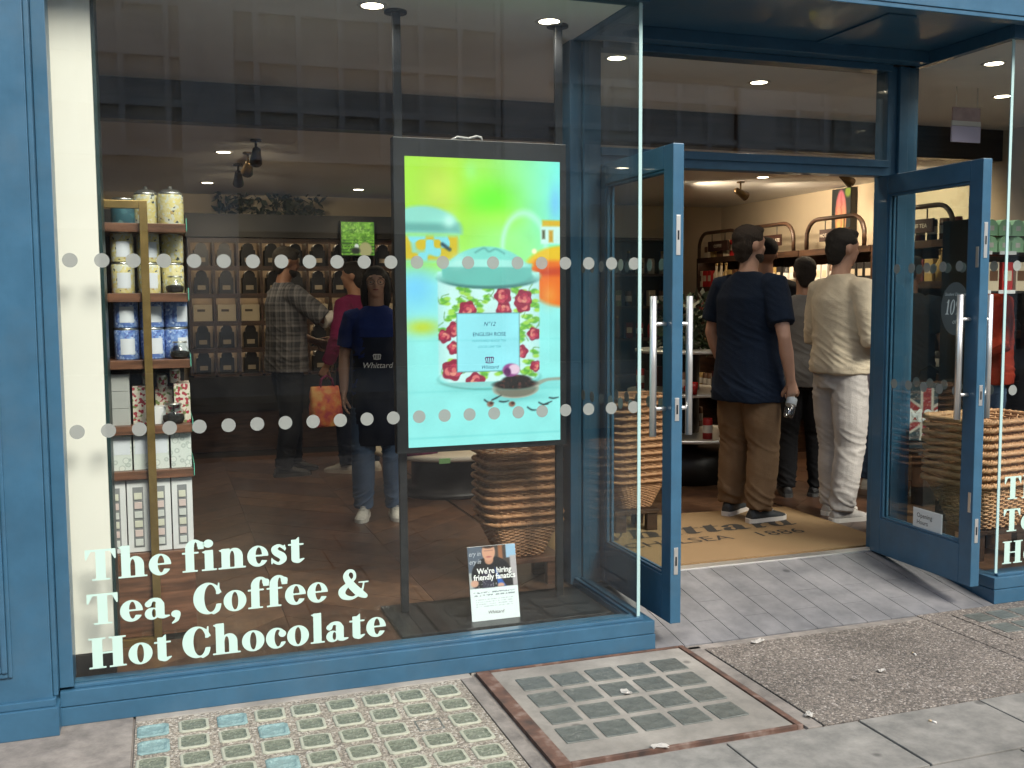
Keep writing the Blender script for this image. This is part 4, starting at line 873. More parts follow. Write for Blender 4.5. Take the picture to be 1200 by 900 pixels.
# ================================================================ back shelving with lit niches
NL = emis('niche_strip', (1, .78, .52), 4)
NBK = mat('niche_back', (.34, .26, .18), .7)
bs = thing('niche_shelving', 'black back-wall shelving with rows of lit niches for tea caddies', 'shelving', (.9, 6.1, FZ))
NX0, NP, NC = .285, .2175, 9
NZ = [2.125, 1.865, 1.605, 1.345, 1.09, .845]
MB().box(NX0-.02, NX0+NP*NC+.02, 6.27, 6.295, FZ, 2.3).build('back_board', NBK, bs)
for c in range(NC+1): MB().box(NX0+c*NP-.012, NX0+c*NP+.012, 6.0, 6.269, .845, 2.14).build('divider', DWOOD, bs)
for z in NZ:
    for c in range(NC): MB().box(NX0+c*NP+.0125, NX0+(c+1)*NP-.0125, 6.0, 6.269, z-.011, z+.011).box(NX0+c*NP+.0125, NX0+(c+1)*NP-.0125, 5.998, 6.010, z-.034, z-.0105).build('niche_shelf', DWOOD, bs)
for r in range(5):
    for c in range(NC): MB().box(NX0+c*NP+.02, NX0+(c+1)*NP-.02, 6.19, 6.21, NZ[r]-.02, NZ[r]-.0125).build('light_strip', NL, bs)
MB().box(NX0-.03, NX0+NP*NC+.03, 5.95, 6.268, .5, .830).build('counter_cabinet', BLACKW, bs); MB().box(NX0-.03, NX0+NP*NC+.03, 5.97, 6.26, FZ, .499).build('lower_cabinet', DWOOD, bs)
MB().box(NX0-.03, NX0+NP*NC+.03, 5.96, 6.26, 2.142, 2.36).build('header_board', BLACKW, bs)
CAD = mat('black_caddy', (.010, .009, .009), .35); CLB = mat('caddy_label', (.30, .25, .18), .6)
cp = thing('tea_caddy', 'caddy', 'caddy', (0, 0, -50))
MB().prism([(-.055, 0), (.055, 0), (.055, .125), (.042, .128), (.042, .15), (.03, .172), (.01, .180), (-.01, .180), (-.03, .172), (-.042, .15), (-.042, .128), (-.055, .125)], -.05, .05, axis='y').build('body', CAD, cp, world=False)
MB().box(-.03, .03, -.0515, -.0501, .03, .065).build('label_plate', CLB, cp, world=False)
for r in (0, 1, 3, 4):
    for c in range(NC): put(cp, NX0+(c+.5)*NP+rs.uniform(-.008, .008), 6.10, NZ[r+1]+.011, 'black arched tea caddy in the '+('top', 'second', '', 'fourth', 'lowest')[r]+' row of lit niches', 'tea caddies in the lit niches', rs.uniform(-.06, .06), 1.2)
cq = thing('cream_carton', 'carton', 'carton', (0, 0, -50)); MB().box(-.085, .085, -.06, .06, 0, .155, bev=.002).build('carton', mat('cream_carton', (.42, .36, .26), .6, var=.05), cq, world=False); MB().box(-.05, .02, -.0615, -.0601, .09, .112).build('print', mat('carton_print', (.05, .04, .03), .6), cq, world=False)
for c in range(NC): put(cq, NX0+(c+.5)*NP, 6.08, NZ[3]+.011, 'cream carton in the middle row of lit niches', 'cream cartons in the lit niches')
FOL = [mat('dark_leaf_%d' % i, c_, .6) for i, c_ in enumerate(((.010, .020, .008), (.018, .035, .012), (.03, .06, .02)))]
def foliage(x0, x1, y0, y1, z0, z1, n, label, name='trailing_plant', size=.05, seed=1, mi=(0, 1)):
    r = random.Random(seed); t = thing(name, label, 'plant', ((x0+x1)/2, (y0+y1)/2, z0)); b = MB()
    for k in range(n):
        p = Vector((r.uniform(x0, x1), r.uniform(y0, y1), z0+(z1-z0)*r.random()**1.4)); d = Vector((r.gauss(0, 1), r.gauss(0, 1), r.gauss(.2, .8))).normalized(); s_ = Vector((r.gauss(0, 1), r.gauss(0, 1), r.gauss(0, 1))).cross(d).normalized(); l = size*r.uniform(.7, 1.4)
        vs = [b.bm.verts.new(q) for q in (p, p+d*l*.5+s_*l*.25, p+d*l, p+d*l*.5-s_*l*.25)]; b.bm.faces.new(vs).material_index = r.choice(mi)
    lf = b.build('leaves', FOL, t); lf['kind'] = 'stuff'
    b = MB()
    for k in range(6): x = x0+(x1-x0)*(k+.5)/6; b.tube([(x, (y0+y1)/2, z0), (x+r.uniform(-.05, .05), (y0+y1)/2, (z0+z1)/2), (x+r.uniform(-.1, .1), (y0+y1)/2, z1-.03)], .004, 5)
    st_ = b.build('stems', FOL[0], t); st_['kind'] = 'stuff'; return t
foliage(.55, 1.5, 6.0, 6.2, 2.365, 2.56, 210, 'dark trailing plant along the top of the lit niche shelving', size=.085, seed=2)
gp = thing('plantation_picture', 'bright green picture of a tea picker in a plantation', 'picture', (1.85, 5.95, 1.97))
g_ = Pic(60, 62, (60, 110, 30)); X, Y = g_.X, g_.Y; n1 = nz(60, 62, 5, 1); n2 = nz(60, 62, 2, 2); g_.put(n1, (130, 190, 60)); g_.put(np.clip((Y-22)/20, 0, 1)*np.clip(np.sin(Y*1.1+n2*3)*.7+.3, 0, 1)*.8, (25, 60, 20)); g_.put(np.clip((n2-.6)*4, 0, 1)*.6, (190, 230, 110)); g_.sd(el(44, 52, 12, 14), (165, 160, 110), 1.5); g_.sd(el(28, 46, 4, 5), (220, 225, 215), 1); g_.sd(el(26, 54, 8, 6), (30, 40, 35), 2)
MB().box(1.68, 2.02, 5.90, 5.945, 1.972, 2.308).build('light_box', BLACKM, gp); g_.obj('printed_face', .32, .32, .55, gp, lambda u, v: (1.69+u, 5.897, 1.98+v)); MB().box(1.70, 2.0, 5.946, 6.27, 2.1, 2.2).build('bracket', BLACKM, gp)
# dark tall shelving along the rest of the back wall
PRODC = [mat('carton_'+n_, c_, .5, var=.05) for n_, c_ in (('maroon', (.12, .018, .02)), ('black', (.02, .018, .018)), ('red', (.45, .02, .02)), ('cream', (.6, .5, .36)), ('brown', (.13, .06, .03)), ('white', (.66, .63, .58)), ('gold', (.42, .28, .10)), ('green', (.10, .18, .08)))]
PN = ['maroon', 'black', 'red', 'cream', 'brown', 'white', 'gold', 'green']
prod = {}
def product(kind, colour, p, rz, label, group, sc=1):
    key = (kind, colour)
    if key not in prod:
        t = thing({'box': 'carton', 'tin': 'canister', 'bottle': 'glass_bottle'}[kind], 'x', {'box': 'carton', 'tin': 'canister', 'bottle': 'bottle'}[kind], (0, 0, -50)); m = PRODC[PN.index(colour)]
        if kind == 'box': MB().box(-.04, .04, -.03, .03, 0, .17, bev=.002).build('carton', m, t, world=False); MB().box(-.03, .03, -.0312, -.0301, .06, .12).build('front_label', PRODC[3] if colour != 'cream' else PRODC[4], t, world=False)
        elif kind == 'tin': MB().lathe([(0, 0), (.038, 0), (.038, .15), (.035, .153), (.035, .165), (0, .167)], n=16).build('body', m, t, world=False); MB().lathe([(.0385, .05), (.0387, .051), (.0387, .11), (.0385, .111)], n=16).build('label_band', PRODC[5], t, world=False)
        else: MB().lathe([(0, 0), (.035, 0), (.035, .13), (.014, .17), (.014, .22)], n=14).build('bottle', m, t, world=False); MB().lathe([(0, .22), (.016, .2205), (.016, .245), (0, .245)], n=12).build('cap', PRODC[6], t, world=False)
        prod[key] = [t, False]
    t, u = prod[key]
    if u: t = copy_tree(t)
    else: prod[key][1] = True
    t.location = p; t.rotation_euler = (0, 0, rz); t['label'] = colour+' '+{'box': 'carton', 'tin': 'canister', 'bottle': 'glass bottle'}[kind]+' '+label; t['group'] = group; t.scale = (sc,)*3; return t
db = thing('tall_shelving', 'tall dark shelving along the back wall beyond the screen', 'shelving', (3.7, 6.1, FZ))
MB().box(2.35, 5.35, 6.255, 6.29, FZ, 2.2).build('back_board', BLACKW, db)
for x in (2.35, 3.1, 3.85, 4.6, 5.33): MB().box(x-.015, x+.015, 5.95, 6.254, FZ, 2.2).build('side_panel', BLACKW, db)
for i, z in enumerate((.3, .7, 1.1, 1.45, 1.8, 2.18)):
    for a, b_ in ((2.366, 3.084), (3.116, 3.834), (3.866, 4.584), (4.616, 5.314)):
        MB().box(a, b_, 5.95, 6.254, z-.012, z+.012).build('shelf', DWOOD, db)
        if i in (2, 3, 4):
            for k in range(5): product(('box', 'tin', 'bottle')[(i+k) % 3], PN[rs.randrange(8)], (a+.08+k*.135, 6.08, z+.0125), rs.uniform(-.1, .1), 'on the '+('', '', 'third', 'fourth', 'fifth')[i]+' shelf of the tall dark back shelving', 'goods on the tall dark back shelving')
# ---------------------------------------------------------------- right-hand wall shelving with arches and signs
rw = thing('wall_shelving', 'walnut wall shelving with arched tops along the cream right-hand wall', 'shelving', (5.8, 3.6, FZ))
MB().box(6.06, 6.095, 1.2, 5.9, FZ, 1.99).build('back_board', DWOOD, rw)
RZ = (.55, .95, 1.30, 1.65, 1.96)
for y in (1.2, 2.0, 3.0, 4.0, 5.0, 5.88): MB().box(5.56, 6.059, y-.014, y+.014, FZ, 1.97).build('side_panel', DWOOD, rw)
bays = [(2.015, 2.985), (3.015, 3.985), (4.015, 4.985), (5.015, 5.865)]
for z in RZ:
    for a, b_ in bays+[(1.215, 1.985)]: MB().box(5.55, 6.059, a, b_, z-.015, z+.015, bev=.002).box(5.549, 5.561, a, b_, z-.04, z-.0145).build('shelf', DWOOD, rw)
STRIP = emis('shelf_strip', (1, .75, .48), 3)
for z in RZ[1:]:
    for a, b_ in bays: MB().box(5.62, 5.64, a+.05, b_-.05, z-.022, z-.0152).build('light_strip', STRIP, rw)
signs = ['INSTANT TEA', 'HOT CHOCOLATE', 'HOT CHOCOLATE', 'COFFEE']
SGN = mat('sign_board', (.035, .014, .010), .5); SGT = mat('sign_paint', (.62, .56, .46), .6)
for i, (a, b_) in enumerate(bays):
    y0, y1 = ((a+b_)/2-.40, (a+b_)/2+.40); z0, zt = 1.976, 2.235; pts = [(5.56, y0, z0), (5.56, y0, zt-.16)]+[(5.56, y0+.16-.16*math.cos(k*R_(15)), zt-.16+.16*math.sin(k*R_(15))) for k in range(1, 7)]+[(5.56, y1-.16+.16*math.sin(k*R_(15)), zt-.16+.16*math.cos(k*R_(15))) for k in range(0, 7)]+[(5.56, y1, z0)]
    ar = MB().tube(pts, (.019), 8).build('arch', DWOOD, rw)
    sg = thing('hanging_sign', 'dark wooden sign reading '+signs[i]+(' between the picture and the entrance' if i == 1 else ' under the arch beyond the picture' if i == 2 else ' hung under its arch'), 'sign', (5.56, (a+b_)/2, 2.04))
    ym = (a+b_)/2; MB().box(5.55, 5.57, ym-.20, ym+.20, 2.035, 2.14, bev=.002).build('board', SGN, sg)
    for s_ in (-.13, .13): MB().tube([(5.56, ym+s_, 2.139), (5.56, ym+s_, zt-.02)], .005, 6).build('hanger', BLACKM, sg)
    flat('sign_lettering', text_mesh(signs[i], .045), SGT, sg, lambda u, v: (5.549, ym-u, 2.072+v))
    cols = [('maroon', 'brown', 'black', 'maroon', 'gold'), ('black', 'brown', 'white', 'black'), ('black', 'gold', 'brown', 'cream'), ('cream', 'red', 'cream', 'brown', 'gold')][i]
    for zi, z in enumerate(RZ[:4]):
        for k in range(9):
            product(('box', 'tin', 'box', 'bottle')[(zi+i+k//3) % 4], cols[(k//2+zi) % len(cols)], (5.62, a+.07+k*.098, z+.0155), math.pi/2*-1+rs.uniform(-.1, .1), 'on the '+('lowest', 'second', 'third', 'upper')[zi]+' wall shelf below the '+('INSTANT TEA sign', 'HOT CHOCOLATE sign beside the entrance', 'HOT CHOCOLATE sign beyond the picture', 'sign farthest back')[i], 'goods on the right-hand wall shelving')
    for k in range(6):
        if i in (0, 3): product('tin' if i == 0 else 'box', cols[k % len(cols)], (5.66, a+.15+k*.13, 1.9755), -math.pi/2, 'standing on top of the wall shelving under the '+('INSTANT TEA arch' if i == 0 else 'far arch'), 'goods on top of the wall shelving')
pp = thing('cocoa_pod_picture', 'glowing tall picture of a pink and yellow cocoa pod on the cream wall', 'picture', (6.05, 4.05, 2.0))
q_ = Pic(46, 92, (42, 46, 40)); X, Y = q_.X, q_.Y; pod = el(23, 42, 14, 40); gm = np.clip((Y-10)/70, 0, 1); q_.put(np.clip(.5-pod(X, Y)/2, 0, 1), q_.grad(gm, (215, 110, 110), (250, 225, 90))); q_.put(np.clip(.5-pod(X, Y)/2, 0, 1)*(np.clip(np.sin((X-23)/(14*np.sqrt(np.clip(1-((Y-42)/40)**2, .02, 1)))*7+nz(46, 92, 4, 2)*2), 0, 1))*.5, (190, 80, 60)); q_.sd(el(40, 6, 7, 8), (140, 150, 50), 2); q_.sd(el(8, 84, 7, 12), (170, 190, 80), 2); q_.sd(el(34, 88, 9, 7), (90, 120, 50), 2)
MB().box(6.03, 6.098, 3.90, 4.18, 1.992, 2.552).build('light_box', BLACKM, pp); q_.obj('printed_face', .27, .55, .8, pp, lambda u, v: (6.0285, 4.175-u, 1.997+v))
pt_ = thing('price_card', 'yellow price card on the wall shelving', 'price card', (5.53, 3.82, 1.70)); MB().box(5.522, 5.528, 3.76, 3.86, 1.655, 1.735).build('card', mat('yellow_card', (.75, .70, .05), .5), pt_); MB().box(5.528, 5.549, 3.80, 3.82, 1.655, 1.67).build('clip', BLACKM, pt_)
# ---------------------------------------------------------------- round tiered stand and round table
ts = thing('tiered_stand', 'round dark three-tiered display stand with steel edged shelves inside the entrance', 'display stand', (3.92, 3.12, FZ))
MB().lathe([(0, 0), (.34, 0), (.34, .25), (.10, .26), (.10, 1.06), (0, 1.06)], (3.92, 3.12, FZ), 28).build('pedestal', BLACKW, ts)
for r, z in ((.52, .49), (.46, .83), (.40, 1.15)):
    s_ = MB().lathe([(0, z-.022), (r-.004, z-.022), (r-.004, z), (0, z)], (3.92, 3.12, 0), 40).build('tier', BLACKW, ts); MB().lathe([(r-.0035, z-.024), (r+.004, z-.024), (r+.004, z+.001), (r-.0035, z+.001)], (3.92, 3.12, 0), 40).build('steel_edge', STEEL, s_)
for r, z, n in ((.42, .49, 10), (.36, .83, 8)):
    for k in range(n):
        a = 2*math.pi*k/n+.2; product(('box', 'tin')[k % 2], ('black', 'brown', 'maroon', 'red')[k % 4], (3.92+r*math.cos(a), 3.12+r*math.sin(a), z+.001), a, 'on the '+('lowest' if z < .6 else 'middle')+' tier of the round stand', 'goods on the round tiered stand', .95)
rk = thing('red_mug', 'red mug on the middle tier of the round stand', 'mug', (3.74, 2.70, .832)); MB().lathe([(0, 0), (.035, 0), (.042, .09), (.038, .09), (.032, .01), (0, .01)], n=20).build('cup', mat('red_glaze', (.35, .015, .012), .25), rk, world=False); MB().tube([(-.04, 0, .07), (-.068, 0, .06), (-.068, 0, .035), (-.038, 0, .025)], .006, 8).build('handle', mat('red_glaze', (0, 0, 0)), rk, world=False)
foliage(3.70, 4.15, 2.9, 3.3, 1.152, 1.55, 520, 'leafy plant on top of the round tiered stand', 'potted_plant', .075, 5, (0, 1, 2))
rt_ = thing('round_table', 'low round table with a pale rim behind the advertising screen', 'table', (2.05, 3.35, FZ)); MB().lathe([(0, .30), (.58, .30), (.6, .31), (.6, .335), (.58, .34), (0, .34)], (2.05, 3.35, FZ), 48).build('top', mat('pale_table_top', (.55, .50, .42), .5), rt_); MB().lathe([(0, 0), (.42, 0), (.42, .04), (.3, .06), (.3, .299), (0, .299)], (2.05, 3.35, FZ), 40).build('drum_base', BLACKW, rt_)
tgc = thing('green_tag', 'small green ticket on the rim of the low round table', 'ticket', (1.85, 2.76, .42)); MB().box(1.80, 1.88, 2.755, 2.762, .415, .45).build('card', mat('green_card', (.20, .42, .16), .5), tgc)
# right window: mint boxes on a rack
rr_ = thing('window_rack', 'slim dark rack of mint boxes behind the right-hand window', 'rack', (5.05, 1.1, FZ))
for x in (4.72, 5.38): MB().box(x-.012, x+.012, 1.0, 1.25, FZ, 2.02).build('upright', BLACKM, rr_)
for z in (1.58, 1.82): MB().box(4.733, 5.367, 1.0, 1.25, z-.015, z+.0, bev=.002).build('shelf', BLACKW, rr_); MB().box(4.75, 4.86, .994, .9995, z-.016, z+.006).build('price_strip', WBOX, rr_); MB().box(4.92, 5.05, .994, .9995, z-.016, z+.006).build('price_strip', WBOX, rr_)
MBX = mat('mint_box', (.34, .60, .36), .5, var=.08)
for k in range(4):
    for lv in range(2):
        t = thing('mint_box', ('lower' if lv == 0 else 'upper')+' house-shaped mint box on the slim window rack', 'box', (4.90+k*.105, 1.08, 1.8205+lv*.104), group='mint boxes on the window rack'); MB().prism([(-.046, 0), (.046, 0), (.046, .066), (.03, .09), (.0, .10), (-.03, .09), (-.046, .066)], -.035, .035, axis='y').build('carton', MBX, t, world=False); MB().box(-.018, .018, -.0362, -.0351, .03, .06).build('label', PRODC[5], t, world=False)
for k in range(4): product('bottle', 'gold', (4.77, 1.06+k*.05, 1.8205), 0, 'at the end of the slim window rack', 'bottles on the window rack', .8)
for k in range(4): product('box', ('red', 'cream')[k % 2], (4.80+k*.11, 1.06, 1.5805), 0, 'on the lower shelf of the slim window rack', 'cartons on the window rack', 1.05)
li = thing('lilac_reflection_panel', 'pale lilac panel added in place of a pane reflection, hanging from the window bay ceiling', 'sign', (4.64, 1.0, 2.4)); MB().box(4.53, 4.745, 1.0, 1.012, 2.475, 2.57, bev=.001).build('lower_reflection_panel', mat('lilac_reflection', (.55, .52, .74), .5), li); MB().box(4.53, 4.745, 1.0, 1.012, 2.572, 2.60).build('white_edge', WBOX, li); MB().box(4.535, 4.74, 1.001, 1.011, 2.601, 2.68).build('upper_panel', mat('rose_reflection', (.45, .34, .36), .6, var=.2, vscale=20), li)  # added panel, its colours replace a street reflection in the return pane
for x in (4.56, 4.72): MB().tube([(x, 1.006, 2.679), (x, 1.006, 2.80)], .003, 6).build('added_panel_wire', STEEL, li)

# ================================================================ people
def remesh(mb, vox, sm=3, fold=0, ff=(7, 7, 5), seed=0, band=None):
    me = mb.mesh('tmp'); o = bpy.data.objects.new('tmp', me); C.objects.link(o)
    md = o.modifiers.new('r', 'REMESH'); md.mode = 'VOXEL'; md.voxel_size = vox
    bpy.context.view_layer.update(); ev = o.evaluated_get(bpy.context.evaluated_depsgraph_get()); m2 = bpy.data.meshes.new_from_object(ev)
    bpy.data.objects.remove(o); bpy.data.meshes.remove(me); m2.materials.clear()
    bm = bmesh.new(); bm.from_mesh(m2)
    for _ in range(sm): bmesh.ops.smooth_vert(bm, verts=bm.verts, factor=.5, use_axis_x=True, use_axis_y=True, use_axis_z=True)
    if fold:
        bm.normal_update()
        for v in bm.verts:
            p = v.co; bd = band(p.z) if band else .5
            drape = mnoise.noise(Vector((p.x*11+seed, p.y*11, p.z*2.6+p.x*1.5))); cre = mnoise.noise(Vector((p.x*4.5, p.y*4.5+seed, p.z*24+p.x*13+p.y*5)))
            a = fold*(.75*drape*(1-.5*min(1, bd))+bd*(1.25*(1-min(1, abs(cre)*2.6))**2-.3))
            v.co = p+v.normal*a
    bm.to_mesh(m2); bm.free(); m2.polygons.foreach_set('use_smooth', [True]*len(m2.polygons)); return m2
SKIN = {k: mat('skin_'+k, c_, .5, var=.06, vscale=12) for k, c_ in (('fair', (.52, .30, .21)), ('tan', (.36, .19, .12)), ('brown', (.22, .11, .07)))}
HAIR = ramp_mat('dark_hair', 'noise', 60, [(.3, (.006, .005, .004)), (.7, (.024, .017, .012))], .7, bump=.8, stretch=(6, 6, .5)); BROWNH = ramp_mat('brown_hair', 'noise', 60, [(.3, (.010, .007, .005)), (.7, (.05, .030, .017))], .7, bump=.8, stretch=(6, 6, .5))
def cloth(n_, c_, **k): return mat('cloth_'+n_, c_, .85, bump=.35, bscale=260, var=k.get('var', .10), vscale=9, spec=.2)
def plaid():
    m = bpy.data.materials.new('cloth_plaid'); m.use_nodes = True; n = m.node_tree.nodes; L = m.node_tree.links; p = n['Principled BSDF']; p.inputs['Roughness'].default_value = .9
    tc = n.new('ShaderNodeTexCoord'); sp = n.new('ShaderNodeSeparateXYZ'); L.new(tc.outputs['Object'], sp.inputs[0]); col = None
    ad = n.new('ShaderNodeMath'); L.new(sp.outputs[0], ad.inputs[0]); L.new(sp.outputs[1], ad.inputs[1]); acc = None
    for src, fr_, w_ in ((ad.outputs[0], 110, .9), (sp.outputs[2], 110, .9), (ad.outputs[0], 55, .8), (sp.outputs[2], 55, .8)):
        s1 = n.new('ShaderNodeMath'); s1.operation = 'MULTIPLY'; s1.inputs[1].default_value = fr_; L.new(src, s1.inputs[0]); s2 = n.new('ShaderNodeMath'); s2.operation = 'SINE'; L.new(s1.outputs[0], s2.inputs[0])
        s3 = n.new('ShaderNodeMath'); s3.operation = 'GREATER_THAN'; s3.inputs[1].default_value = w_-.35; L.new(s2.outputs[0], s3.inputs[0])
        if acc is None: acc = s3.outputs[0]
        else: a2 = n.new('ShaderNodeMath'); L.new(acc, a2.inputs[0]); L.new(s3.outputs[0], a2.inputs[1]); acc = a2.outputs[0]
    cr = n.new('ShaderNodeValToRGB'); cr.color_ramp.elements[0].color = (.035, .038, .048, 1); cr.color_ramp.elements[1].color = (.21, .205, .22, 1); dv = n.new('ShaderNodeMath'); dv.operation = 'DIVIDE'; dv.inputs[1].default_value = 4; L.new(acc, dv.inputs[0]); L.new(dv.outputs[0], cr.inputs[0]); L.new(cr.outputs[0], p.inputs['Base Color']); return m
def hand_geo(mbf, wrist, d, nrm, side, curl, s_=1):
    """five finger chains rooted in the palm; side = +1 right hand"""
    d = d.normalized(); nrm = (nrm-d*nrm.dot(d)).normalized(); x = d.cross(nrm)
    for i, (off, l) in enumerate(((-.030, .062), (-.010, .074), (.011, .072), (.031, .056))):
        p = wrist+d*.082+x*off; pts = [p-d*.02]; a = curl*.45; rad = [.0088]
        for seg in (.45, .33, .22):
            dd = d*math.cos(a)+nrm*math.sin(a); p = p+dd*l*seg*1.15; pts.append(p); rad.append(.0088-.0011*len(pts)); a += curl*.75
        pts.insert(1, wrist+d*.082+x*off); rad.insert(1, .009); mbf.tube(pts, rad, 7)
    sx = -1 if side > 0 else 1
    p = wrist+d*.028+x*sx*.026; mbf.tube([p, p+d*.028+x*sx*.024+nrm*.008, p+d*.056+x*sx*.028+nrm*.022*(1+curl*.4), p+d*.076+x*sx*.022+nrm*.03*(1+curl*.5)], [.013, .0115, .010, .0075], 7)
def person(label, loc, height, ang, top, bottom, shoe=('black', (.02, .02, .02), (.03, .03, .03)), hair=None, skin='fair', arms=None, feet=((-.1, 0, .1), (.1, 0, -.1)), head_yaw=0, head_tilt=0, bulk=1, vox=.0095, hairstyle='short', beard=False, lean=0):
    t = thing('person', label, 'person', (loc[0], loc[1], loc[2] if len(loc) > 2 else FZ), -R_(ang)); t.scale = (height/1.75,)*3
    sk = SKIN[skin]; arms = arms or {}; sw = .175*(.6+.4*bulk)
    A = {}
    for side, sx in (('L', -1), ('R', 1)):
        d_ = arms.get(side, {})
        A[side] = (Vector((sx*sw, -.005, 1.415)), Vector(d_.get('e', (sx*(sw+.055), -.03, 1.13))), Vector(d_.get('w', (sx*(sw+.06), .05, .89))), d_.get('curl', .5), Vector(d_.get('n', (-sx, .15, 0))))
    # body: one skin surface from head to feet
    b = MB()
    b.rings([(0, 0, .80, .13, .09), (0, 0, .95, .14*bulk**.5, .09*bulk), (0, 0, 1.15, .13*bulk, .09*bulk), (0, 0, 1.32, .15*bulk**.6, .10*bulk**.7), (0, -.005, 1.42, .14, .075), (0, -.01, 1.47, .07, .06)], 20)
    b.tube([(0, -.02, 1.42), (0, -.008, 1.50), (0, .012, 1.58)], [.068, .056, .056], 14)
    for side, sx in (('L', -1), ('R', 1)):
        s0, e, w_, cu, nm = A[side]; mid = s0.lerp(e, .5); m2 = e.lerp(w_, .35)
        b.tube([s0+Vector((-sx*.03, 0, -.01)), s0, mid, e, m2, w_], [.05, .054*bulk**.4, .047*bulk**.4, .038, .040*bulk**.3, .027], 14)
        hd = (w_-e).normalized(); nn = (nm-hd*nm.dot(hd)).normalized()
        b.tube([w_-hd*.01, w_+hd*.03, w_+hd*.07, w_+hd*.092], [(.026, .02), (.036, .017), (.042, .0155), (.036, .011)], 14, up=nn)
        fx, fy, fa = feet[0 if side == 'L' else 1]; hip = Vector((sx*.085, 0, .88)); ank = Vector((fx, fy-.02, .085)); kn = hip.lerp(ank, .5)+Vector((sx*.01, .035, .02))
        b.tube([hip, kn, ank, ank+Vector((0, 0, -.03))], [.07, .05, .032, .028], 12)
        b.tube([ank+Vector((0, -.02, -.045)), ank+Vector((math.sin(-fa)*.12, math.cos(fa)*.12, -.058))], [.024, .013], 10)
    nb = len(b.bm.verts); before = set(b.bm.verts)
    b.ell((0, -.004, 1.662), (.074, .094, .088), 20, 14); b.ell((0, .030, 1.598), (.056, .062, .062), 16, 10); b.ell((0, .058, 1.558), (.030, .026, .022), 12, 8)
    b.ell((0, .094, 1.625), (.012, .018, .020), 10, 8); b.ell((0, .088, 1.645), (.009, .012, .022), 10, 8); b.ell((0, .078, 1.672), (.05, .012, .010), 12, 8); b.ell((0, .084, 1.592), (.022, .010, .009), 10, 8)
    for sx in (-1, 1): b.ell((sx*.076, -.008, 1.632), (.010, .020, .032), 10, 8); b.ell((sx*.036, .066, 1.618), (.022, .018, .018), 10, 8)
    RM = Matrix.Translation((0, 0, 1.53)) @ Matrix.Rotation(head_yaw, 4, 'Z') @ Matrix.Rotation(head_tilt, 4, 'X') @ Matrix.Translation((0, 0, -1.53))
    for v in b.bm.verts:
        if v not in before: v.co = RM @ v.co
    me = remesh(b, vox, 2); bm = bmesh.new(); bm.from_mesh(me); mf = MB(); mf.bm.free(); mf.bm = bm
    for side, sx in (('L', -1), ('R', 1)):
        s0, e, w_, cu, nm = A[side]; hand_geo(mf, w_, (w_-e), nm, sx, cu)
    bm.to_mesh(me); bm.free(); me.polygons.foreach_set('use_smooth', [True]*len(me.polygons)); mk('body', me, sk, t, world=False)
    # top garment
    tm, sleeve, hem, loose = top; k = bulk
    b = MB(); lo = loose
    ht_ = .022 if hem < .8 else .006
    b.rings([(0, 0, hem, (.160+ht_+lo)*k**.6, (.112+ht_+lo)*k), (0, 0, hem+.05, (.162+ht_+lo)*k**.6, (.114+ht_+lo)*k), (0, .004*k, 1.08, (.150+lo)*k**.8, (.108+lo)*k), (0, .005, 1.22, (.160+lo)*k**.75, (.116+lo*.8)*k), (0, 0, 1.33, (.172+lo*.7)*k**.6, (.120+lo*.5)*k**.8), (0, -.006, 1.41, (.168+lo*.3)*k**.35, .098*k**.5), (0, -.01, 1.455, .122, .078), (0, -.008, 1.485, .074, .066)], 28, pw=2.3)
    for side, sx in (('L', -1), ('R', 1)):
        s0, e, w_, cu, nm = A[side]; r0 = (.066+lo*.5)*k**.35
        if sleeve < 1: en = s0.lerp(e, .45+.5*sleeve); b.tube([s0+Vector((-sx*.06, 0, .0)), s0+Vector((-sx*.005, 0, -.012)), s0.lerp(en, .5), en], [.062, r0, r0*.97, r0*.93], 16)
        else:
            en = e.lerp(w_, .55+.4*(sleeve-1)); b.tube([s0+Vector((-sx*.06, 0, .0)), s0+Vector((-sx*.005, 0, -.012)), s0.lerp(e, .5), e, e.lerp(en, .5), en], [.062, r0, r0*.93, r0*.88, r0*.80, .045+lo*.3], 16)
    me = remesh(b, vox*.9, 2, .008+lo*.07, None, sum(map(ord, label)) % 97, lambda z: .16+.5*max(0, 1-abs(z-hem-.1)/.12)+.35*max(0, 1-abs(z-1.12)/.12))
    mk('top', me, tm, t, world=False)
    # trousers
    bmx, loose2, cuff = bottom; b = MB(); l2 = loose2
    b.rings([(0, 0, .80, (.13+l2)*k**.4, (.10+l2)*k**.6), (0, -.004, .88, (.148+l2*.5)*k**.5, (.106+l2*.45)*k**.8), (0, 0, .97, .130*k**.6, .09*k), (0, 0, 1.03, .11*k**.6, .08*k)], 26)
    for side, sx in (('L', -1), ('R', 1)):
        fx, fy, fa = feet[0 if side == 'L' else 1]; hip = Vector((sx*.083*k**.4, 0, .86)); ank = Vector((fx, fy-.015, cuff)); kn = hip.lerp(ank, .52)+Vector((sx*.008, .03, 0))
        b.tube([hip+Vector((0, 0, .05)), hip.lerp(kn, .25), hip.lerp(kn, .6), kn, kn.lerp(ank, .35), kn.lerp(ank, .75), ank], [(.086+l2*.4)*k**.5, (.092+l2*.6)*k**.5, (.080+l2)*k**.4, .064+l2, .062+l2*1.1, .054+l2*1.1, .050+l2*.9], 18)
    me = remesh(b, vox*.9, 2, .007+l2*.10, None, sum(map(ord, label)) % 53+3, lambda z: 0 if z > hem-.02 else .14+1.0*max(0, 1-abs(z-cuff-.06)/.16)+.6*max(0, 1-abs(z-.47)/.12)+.5*max(0, 1-abs(z-.78)/.1))
    mk('trousers', me, bmx, t, world=False)
